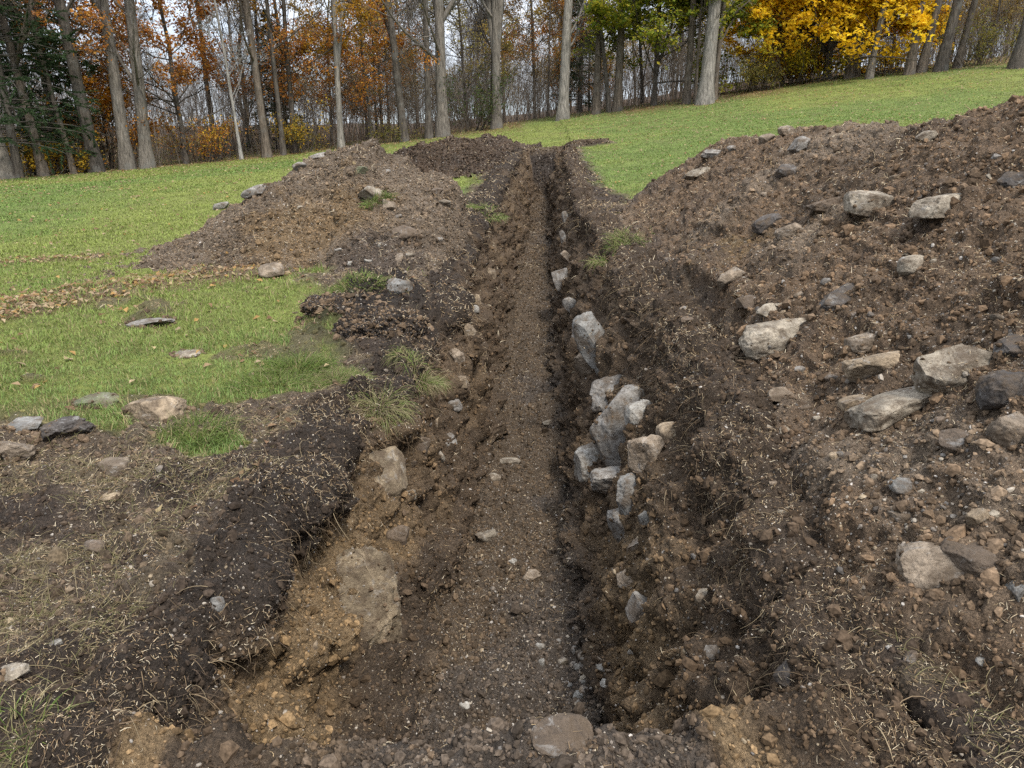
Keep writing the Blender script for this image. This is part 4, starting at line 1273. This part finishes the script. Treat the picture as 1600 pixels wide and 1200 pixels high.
# (px, py of foot, trunk width px, lean dx, kind, forks, twin, label, bark)
TR = [
    (8, 276, 30, -.10, None, None, "thick bare trunk leaning left at the far left edge of the lawn", 'grey'),
    (200, 262, 22, -.02, [(5.2, -.28, .1, .6), (6.5, .3, .1, .5)], [(.62, .2, .02, 0, 1.0)], "grey twin-trunked tree left of the orange thicket", 'grey'),
    (150, 256, 22, -.08, None, None, "dark stout trunk just left of the twin-trunked tree", 'dark'),
    (113, 244, 9, -.14, None, None, "slender leaning pole of a tree behind the golden shrub", 'brown'),
    (62, 228, 15, -.10, [(3.5, .35, .1, .5)], None, "forked trunk in front of the dark firs at far left", 'brown'),
    (378, 250, 6, -.06, None, None, "thin whitish birch stem between orange thickets", 'birch'),
    (418, 246, 14, -.05, [(4, -.25, .2, .5)], None, "rough grey-brown trunk right of the thin birch", 'brown'),
    (443, 240, 9, -.02, None, None, "narrow dark trunk behind the low yellow shrub", 'dark'),
    (533, 226, 11, 0, [(2.6, -.12, .1, .7), (3.0, .14, .1, .7), (4.4, .05, .2, .6)], None, "slim grey tree dividing into upright stems above the mound", 'pale'),
    (632, 210, 14, -.075, None, None, "straight dark trunk leaning left above the second heap", 'dark'),
    (670, 206, 12, 0, None, None, "dark straight trunk immediately left of the big forked tree", 'dark'),
    (692, 204, 21, -.015, [(4.6, .75, .1, .45), (4.9, -.3, .2, .5)], None, "big trunk forking into a right-hand limb, above the second heap", 'grey'),
    (776, 192, 17, 0, [(2.9, -.16, .1, .75), (3.1, .12, .1, .8)], None, "tree splitting low into two stout upright stems", 'grey'),
    (879, 188, 19, .03, None, None, "pale flaking trunk standing forward on the grass past the trench end", 'pale'),
    (931, 170, 13, .02, None, None, "brown trunk first right of the pale flaking one", 'brown'),
    (953, 168, 8, -.12, None, None, "thin dark curved stem beside two brown trunks", 'dark'),
    (965, 166, 15, .01, None, None, "brown upright trunk left of the green-yellow tree", 'brown'),
    (1073, 153, 12, .01, None, None, "brown trunk just left of the big silver-grey one", 'brown'),
    (1086, 150, 6, .02, None, None, "thin stem squeezed between brown and silver-grey trunks", 'brown'),
    (1101, 162, 25, .04, None, None, "big silver-grey trunk standing alone and forward on the lawn", 'pale'),
    (1116, 147, 9, .03, [(2.3, .55, .2, .5)], None, "brown tree with a right-hand branch behind the silver-grey trunk", 'brown'),
    (1326, 122, 14, .03, None, [(.35, .1, .02, 0, .8)], "paired brown trunks in front of the golden maple", 'brown'),
    (1357, 123, 11, .09, None, None, "pale brown trunk leaning right before the golden maple", 'grey'),
    (1420, 116, 15, .05, None, None, "dark brown trunk at the right border of the golden maple", 'brown'),
    (1438, 113, 14, .14, None, None, "trunk leaning right, touching its neighbour at the foot", 'brown'),
    (1468, 111, 18, .13, None, None, "broad dark trunk leaning right with sky behind it", 'dark'),
    (1494, 106, 12, .14, [(3, .3, .2, .5)], None, "slimmer leaning trunk among bushes at upper right", 'brown'),
    (1590, 106, 26, .10, [(2.2, -.45, .1, .4)], None, "dark heavy trunk at the upper right corner", 'dark'),
]
for i, (px, py, w, lean, stems, twin, label, bark) in enumerate(TR):
    P = foot(px, py)
    d = P[1] * CP - (P[2] - 1.5) * SP
    r0 = w * d / FPX * .43
    ms = build_tree(1000 + i * 7, r0, 15 + 3 * rs.rand() if w > 8 else 11, (lean, .0), .05, stems, 7 if w > 8 else 9, (.25, .7), (35, 70), (.16, .3), (6, 6, 3), .15,
                    .009, None, twin)
    tree_thing("bare_tree", label, ms, P - np.array([0, 0, .03]), 0, 1, bark, EDGE_G)

# colour trees
def at_px(px, py, back=0.0):
    P = foot(px, py)
    q = P + np.array([(px - 800) / FPX, 1, 0]) * back
    return np.array([q[0], q[1], float(zg(q[0], q[1]))])


def colour_tree(name, label, px, py, back, seed, H, r0, n, cols, size=.06, bark='dark', **k):
    lv = dict(n=int(n * 1.7), cols=cols, size=size * 1.15, spread=k.pop('spread', .16), flat=k.pop('flat', .6), zmin=k.pop('zmin', .5), gap=k.pop('gap', -.25), gs=k.pop('gs', .6), zmax=k.pop('zmax', 99))
    ms = build_tree(seed, r0, H, k.pop('lean', (0, 0)), .1, k.pop('stems', None), k.pop('limbs', 16), k.pop('lz', (.15, .95)), k.pop('lang', (45, 80)),
                    k.pop('llen', (.35, .6)), k.pop('sub', (7, 6, 0)), k.pop('lup', .06), .009, lv, None, .5)
    return tree_thing(name, label, ms, at_px(px, py, back), 0, 1, bark, None)


colour_tree("golden_maple", "wide golden-yellow maple glowing behind the right-hand trunks", 1290, 126, .8, 51, 6.8, .17, 62000, GOLD, .085, lup=-.035, lang=(60, 95),
            limbs=30, llen=(.6, .95), lz=(.14, .95), gap=-.3, gs=.5, stems=[(.9, -.9, .1, .6), (1.2, .7, .1, .6)], sub=(7, 7, 0))
colour_tree("green_maple", "green and yellow leafy tree with dark trunk left of the silver-grey trunk", 1021, 163, 1.2, 52, 8.0, .13, 32000, YGREEN, .08, lup=-.01, lang=(55, 90),
            limbs=28, llen=(.38, .58), lz=(.18, .95), gap=-.3, stems=[(1.5, .35, .1, .6)], sub=(7, 7, 0))
colour_tree("orange_tree", "orange-leaved small tree left of the straight leaning trunk", 580, 213, 1.5, 53, 6.5, .07, 8000, ORANGE + RUST, .05, limbs=14, gap=-.05)
colour_tree("rust_tree", "rusty oak-leaved tree in the thicket right of the twin trunks", 292, 256, 1.0, 54, 9, .10, 12000, RUST, .055, limbs=18, gap=-.1)
colour_tree("rust_tree", "rusty tree filling the gap left of the twin trunks", 140, 255, 3.5, 55, 10, .10, 5000, RUST, .055, limbs=16, gap=.0, lz=(.3, .95))
colour_tree("amber_tree", "tall amber-yellow tree above the low yellow shrub", 462, 240, 1.2, 56, 12, .12, 14000, [(.42, .22, .02), (.34, .17, .02), (.30, .20, .03)], .06, limbs=18, gap=-.08, lz=(.25, .95))
colour_tree("rust_tree", "high rusty crown behind the thin birch", 340, 252, 5.0, 57, 13, .12, 10000, RUST, .06, limbs=16, gap=.0, lz=(.35, .95))
colour_tree("amber_tree", "pale yellow slender tree behind the big forked trunk", 730, 200, 7.0, 58, 10, .09, 5500, [(.28, .24, .04), (.34, .26, .05), (.22, .17, .04)], .055, limbs=16, gap=.05)
colour_tree("amber_tree", "dull orange crown right of the twin-stemmed grey tree", 835, 190, 8.0, 59, 9, .09, 7000, [(.30, .17, .04), (.26, .14, .03), (.34, .22, .04)], .055, limbs=16, gap=.05)
colour_tree("amber_tree", "dull yellow crown left of the dark straight trunk", 600, 212, 9.0, 60, 11, .09, 7500, [(.24, .18, .05), (.20, .15, .04), (.28, .22, .05)], .055, limbs=16, gap=.05)
colour_tree("orange_tree", "small orange sapling between the two trunks at left", 175, 258, 2.0, 61, 4.2, .05, 3500, ORANGE, .05, limbs=12, gap=.0)
colour_tree("amber_tree", "yellow-leaved tree peeping over the golden shrub on the right", 1385, 118, 6.0, 62, 9, .09, 8000, GOLD, .06, limbs=16, gap=.0)


def shrub(label, px, py, back, seed, w, h, n, cols, size=.05):
    r = np.random.RandomState(seed)
    k = 26
    base = np.stack([r.randn(k) * .18 * w, r.randn(k) * .15 * w, np.zeros(k)], 1)
    D = unit(np.stack([base[:, 0] * 1.6 / w + .5 * r.randn(k) * .5, base[:, 1] / w + .25 * r.randn(k), np.full(k, .9)], 1))
    st = sprout(base, D, h * (.7 + .5 * r.rand(k)) * (1 + .3 * (np.abs(D[:, 0]) > .5)), np.full(k, .018), r, 5, -.02, .12, .3)
    l2 = grow(st, 8, r, .2, 1, (25, 60), (.25, .5), .6, 3, .05, .15, .006, .5)
    V, Q = join([(st, 5), (l2, 3)])
    tm = mesh_from("stems", V, Q)
    pts = np.concatenate([l2[0].reshape(-1, 3), st[0][:, 2:].reshape(-1, 3)])
    pts = pts[r.randint(0, len(pts), n)] + r.randn(n, 3) * .10
    pts = pts[(pts[:, 2] > .05) & (fbm(pts, 1.3, 3, seed) > -.2)]
    lm = leaf_mesh("foliage", pts, size, cols, r, .5)
    e = bpy.data.objects.new("shrub", None); COL.objects.link(e); e.location = at_px(px, py, back)
    e['label'] = label; e['category'] = "shrub"; e['group'] = "shrubs at the wood's edge"
    for nm, me, mat in (("stems", tm, M_BARK), ("foliage", lm, M_LEAF)):
        me.materials.append(mat)
        o = bpy.data.objects.new(nm, me); COL.objects.link(o); o.parent = e; o.color = (.06, .045, .03, 1)


shrub("bright golden shrub beside the leaning trunk at the far left", 70, 272, .6, 71, 2.4, 1.25, 3600, SHRUB, .05)
shrub("smaller yellow shrub right of the bright golden one", 118, 266, .6, 72, 1.5, .9, 1500, SHRUB, .045)
shrub("orange low shrub left of the twin trunks", 168, 252, 1.2, 73, 1.4, 1.9, 1500, ORANGE, .05)
shrub("yellow-orange shrub low in the thicket right of the twin trunks", 318, 250, .8, 74, 2.6, 1.7, 2400, SHRUB + RUST, .045)
shrub("yellow-olive shrub under the amber tree", 468, 240, .6, 75, 2.4, 1.5, 2200, OLIVE + SHRUB, .045)
shrub("olive bush right of the silver-grey trunk", 1178, 146, .8, 76, 3.2, 1.4, 3200, OLIVE, .045)
shrub("yellow-green bush at the golden maple's foot", 1260, 132, .6, 77, 3.4, 1.9, 3600, [(.38, .32, .02), (.45, .33, .02), (.28, .26, .02)], .055)
shrub("thin olive bush behind the leaning trunks at upper right", 1525, 106, .8, 78, 3.4, 1.9, 2600, OLIVE, .045)
shrub("small olive bush between the two brown trunks at right", 1385, 120, .8, 79, 2.2, 1.2, 1500, GOLD + OLIVE, .045)
shrub("pale dry bush at the wood's edge behind the second heap", 610, 214, .6, 80, 2.6, .8, 1400, OLIVE, .04)


def conifer(label, px, py, back, seed, H, w, n=9000):
    r = np.random.RandomState(seed)
    tr = trunk_poly((0, 0, 0), .14, H, (0, 0), r, .03, 10, 1.3, .15)
    k = 150
    z = r.uniform(.06, .98, k) * H; a = r.rand(k) * 2 * math.pi
    L = w * (1 - z / H) ** .8 * r.uniform(.7, 1.1, k) + .15
    P = np.stack([0 * z, 0 * z, z], 1)
    br = sprout(P, unit(np.stack([np.cos(a), np.sin(a), np.full(k, .12)], 1)), L, np.full(k, .022), r, 5, -.07, .06, .3)
    l2 = grow(br, 9, r, .15, 1, (35, 60), (.25, .45), .5, 2, -.03, .1, .006, .5, .7)
    V, Q = join([(tr, 8), (br, 4)]); tm = mesh_from("trunk", V, Q)
    pts, rad = l2; m = len(pts)
    idx = r.randint(0, m, n); t = r.rand(n)[:, None]
    Pn = pts[idx, 0] * (1 - t) + pts[idx, -1] * t
    D = unit(unit(pts[idx, -1] - pts[idx, 0]) + .6 * r.randn(n, 3) * np.array([1, 1, .5]) + np.array([0, 0, -.15]))
    s = unit(np.cross(D, r.randn(n, 3))) * .022; Lq = (.09 + .08 * r.rand(n))[:, None]
    V = np.stack([Pn - s, Pn + s, Pn + D * Lq], 1).reshape(-1, 3)
    c = np.array([(.036, .062, .024), (.046, .076, .028), (.028, .048, .020)])[r.randint(0, 3, n)]
    fm = mesh_from("foliage", V, None, np.arange(3 * n).reshape(-1, 3), np.repeat(c, 3, 0), smooth=False)
    tree_thing("fir_tree", label, (tm, None, fm), at_px(px, py, back), 0, 1, 'dark', "dark firs in the wood", "fir tree")


conifer("dark fir filling the far left of the wood", 28, 266, -.1, 81, 14, 2.9, 46000)
conifer("dark fir behind the forked trunk at left", 95, 250, 2.0, 82, 11, 2.3, 34000)
shrub("dark green leafy bush left of the twin-stemmed grey tree", 735, 198, .8, 83, 2.4, 2.3, 3600, [(.045, .075, .025), (.06, .09, .03), (.10, .11, .03)], .045)
conifer("narrow fir right of the pale flaking trunk", 905, 178, 6.0, 84, 11, 1.5, 13000)
conifer("shaded fir behind the rough grey-brown trunk", 440, 244, 7.0, 85, 6.5, 1.8, 10000)
conifer("low dark fir under the golden maple's left side", 1215, 140, 7.0, 86, 4.0, 2.0, 9000)

# ------------------------------------------------------------------ the wood behind: bare trees, copied
protos = []
for i in range(6):
    protos.append(build_tree(2000 + i, .055 + .06 * rs.rand(), 11 + 4 * rs.rand(), (.04 * rs.randn(), .03 * rs.randn()), .22, [(2 + 4 * rs.rand(), .3 * rs.randn(), .2, .65)] if i % 2 else None,
                             15, (.10, .8), (25, 60), (.22, .42), (6, 6, 3), .13, .009))
edge_y = lambda x: float(np.interp(x, [-22, -17, -9, 2.4, 8.6, 15.8, 21, 30], [25, 25.7, 33, 37, 35, 37.7, 33, 33]))
BACKLBL = ["bare grey-brown tree with fine twigs in the wood behind the edge trees"]
cnt = 0
for i in range(48):
    dpt = 2.5 + 26 * (i / 48) ** 1.0
    x = rs.uniform(-.80, .80) * (36 + dpt)
    yv = edge_y(x) + dpt
    e = tree_thing("bare_tree", BACKLBL[0], protos[rs.randint(6)], (x, yv, float(zg(x, yv)) - .05), rs.rand() * 6.28, .7 + .45 * rs.rand(),
                   ['grey', 'brown', 'dark', 'brown', 'grey'][rs.randint(5)], "bare trees in the wood behind")
    if e.scale[0] < .8: e.scale = (e.scale[0],) * 3
leafproto = [build_tree(2100 + i, .08, 9, (0, 0), .1, None, 14, (.2, .95), (45, 80), (.3, .5), (6, 6, 0), .06, .009,
                        dict(n=6500, cols=c, size=.055, spread=.16, gap=.0, gs=.6), None, .5) for i, c in enumerate((RUST, [(.30, .20, .05), (.24, .15, .04), (.36, .26, .05)], RUST + ORANGE))]
for i in range(17):
    x = rs.uniform(-14, 32); dpt = rs.uniform(3, 20)
    yv = edge_y(x) + dpt
    k = rs.randint(3) if x < 3 else 1
    tree_thing("russet_tree", ["rust-leaved young tree deep in the wood", "dull yellow young tree deep in the wood", "orange-brown young tree deep in the wood"][k],
               leafproto[k], (x, yv, float(zg(x, yv)) - .05), rs.rand() * 6.28, .7 + .5 * rs.rand(), 'dark', "young leafy trees deep in the wood")

# brushwood and the far wood, one mass each
def brush(name, n, dep, hgt, rad, cols, seed, ymin=.6, branch=4):
    r = np.random.RandomState(seed)
    x = r.uniform(-.85, .85, n); dp = ymin + (dep - ymin) * r.rand(n)
    X = x * (36 + dp); Y = np.interp(X, [-22, -17, -9, 2.4, 8.6, 15.8, 21, 30], [25, 25.7, 33, 37, 35, 37.7, 33, 33]) + dp
    P = np.stack([X, Y, zg(X, Y) - .05], 1)
    H = hgt * (.4 + .9 * r.rand(n))
    st = sprout(P, unit(np.stack([.18 * r.randn(n), .18 * r.randn(n), np.ones(n)], 1)), H, rad * (.6 + .8 * r.rand(n)), r, 5, .05, .10, .35)
    l2 = grow(st, branch, r, .25, 1, (25, 65), (.25, .5), .6, 3, .08, .15, rad * .35, .5)
    l3 = grow(l2, 3, r, .1, 1, (25, 65), (.4, .7), .7, 2, .06, .15, rad * .3, .6)
    V1, Q1, K1 = tubes(*st, 4, pickr(cols, n, r)); V2, Q2, K2 = tubes(*l2, 3, pickr(cols, n * branch, r)); V3, Q3, K3 = tubes(*l3, 3, pickr(cols, n * branch * 3, r))
    V = np.concatenate([V1, V2, V3]); Q = np.concatenate([Q1, Q2 + len(V1), Q3 + len(V1) + len(V2)])
    link(name, mesh_from(name, V, Q, None, np.concatenate([K1, K2, K3])), M_DRY, kind="stuff")


def pickr(cols, n, r): return np.array(cols)[r.randint(0, len(cols), n)] * (.7 + .6 * r.rand(n, 1))


TWIG = [(.17, .145, .12), (.14, .115, .09), (.19, .165, .135), (.11, .092, .075)]
brush("brushwood", 3600, 13, 3.4, .008, TWIG + [(.13, .09, .05)], 91)
brush("understory", 2300, 26, 4.4, .012, TWIG + [(.12, .09, .055)], 93, 8, 6)
brush("distant_wood", 1500, 40, 5.5, .022, [(.19, .17, .155), (.16, .145, .135), (.21, .19, .17)], 92, 24, 8)

# ------------------------------------------------------------------ light and sky
SUN_EL, SUN_AZ = 54, 152            # degrees; azimuth from north (+Y) clockwise
w = bpy.data.worlds.new("World"); scene.world = w; w.use_nodes = True
nt = w.node_tree; k = NT(nt)
bg = [x for x in nt.nodes if x.type == 'BACKGROUND'][0]
sky = k.n("ShaderNodeTexSky", sky_type='NISHITA'); sky.sun_disc = False
sky.sun_elevation = math.radians(SUN_EL); sky.sun_rotation = math.radians(SUN_AZ)
sky.air_density = 1.0; sky.dust_density = 2.0
tc = k.n("ShaderNodeTexCoord").outputs["Generated"]
mp = k.n("ShaderNodeMapping"); mp.inputs["Scale"].default_value = (1, 1, 3.0); k.l(tc, mp.inputs[0])
cl = k.ramp(k.noise(mp.outputs[0], 3.0, 6, .6, .4), .34, .62, .38, .97)
xyz = k.n('ShaderNodeSeparateXYZ'); k.l(tc, xyz.inputs[0])
zen = k.ramp(xyz.outputs[2], 0.0, 1.0, 1.0, 3.0)          # an overcast sky is about three times brighter overhead
skc = k.mix(cl, sky.outputs[0], k.mix(1.0, (4.7, 5.0, 5.5), k.grey(zen), 'MULTIPLY'))
k.l(skc, bg.inputs[0]); bg.inputs[1].default_value = .064
sl = bpy.data.lights.new("sun", 'SUN'); sl.energy = 1.5; sl.angle = math.radians(11); sl.color = (1, .955, .89)
so = bpy.data.objects.new("sun", sl); COL.objects.link(so)
az, el = math.radians(SUN_AZ), math.radians(SUN_EL)
dirv = Vector((math.sin(az) * math.cos(el), math.cos(az) * math.cos(el), math.sin(el)))
so.rotation_euler = dirv.to_track_quat('Z', 'Y').to_euler(); so.location = (0, 0, 30)
scene.view_settings.view_transform = 'Standard'; scene.view_settings.look = 'None'
scene.view_settings.exposure = 1.68; scene.view_settings.gamma = 1
scene.render.engine = 'CYCLES'
scene.cycles.use_denoising = False
scene.cycles.max_bounces = 6; scene.cycles.diffuse_bounces = 4; scene.cycles.transparent_max_bounces = 4
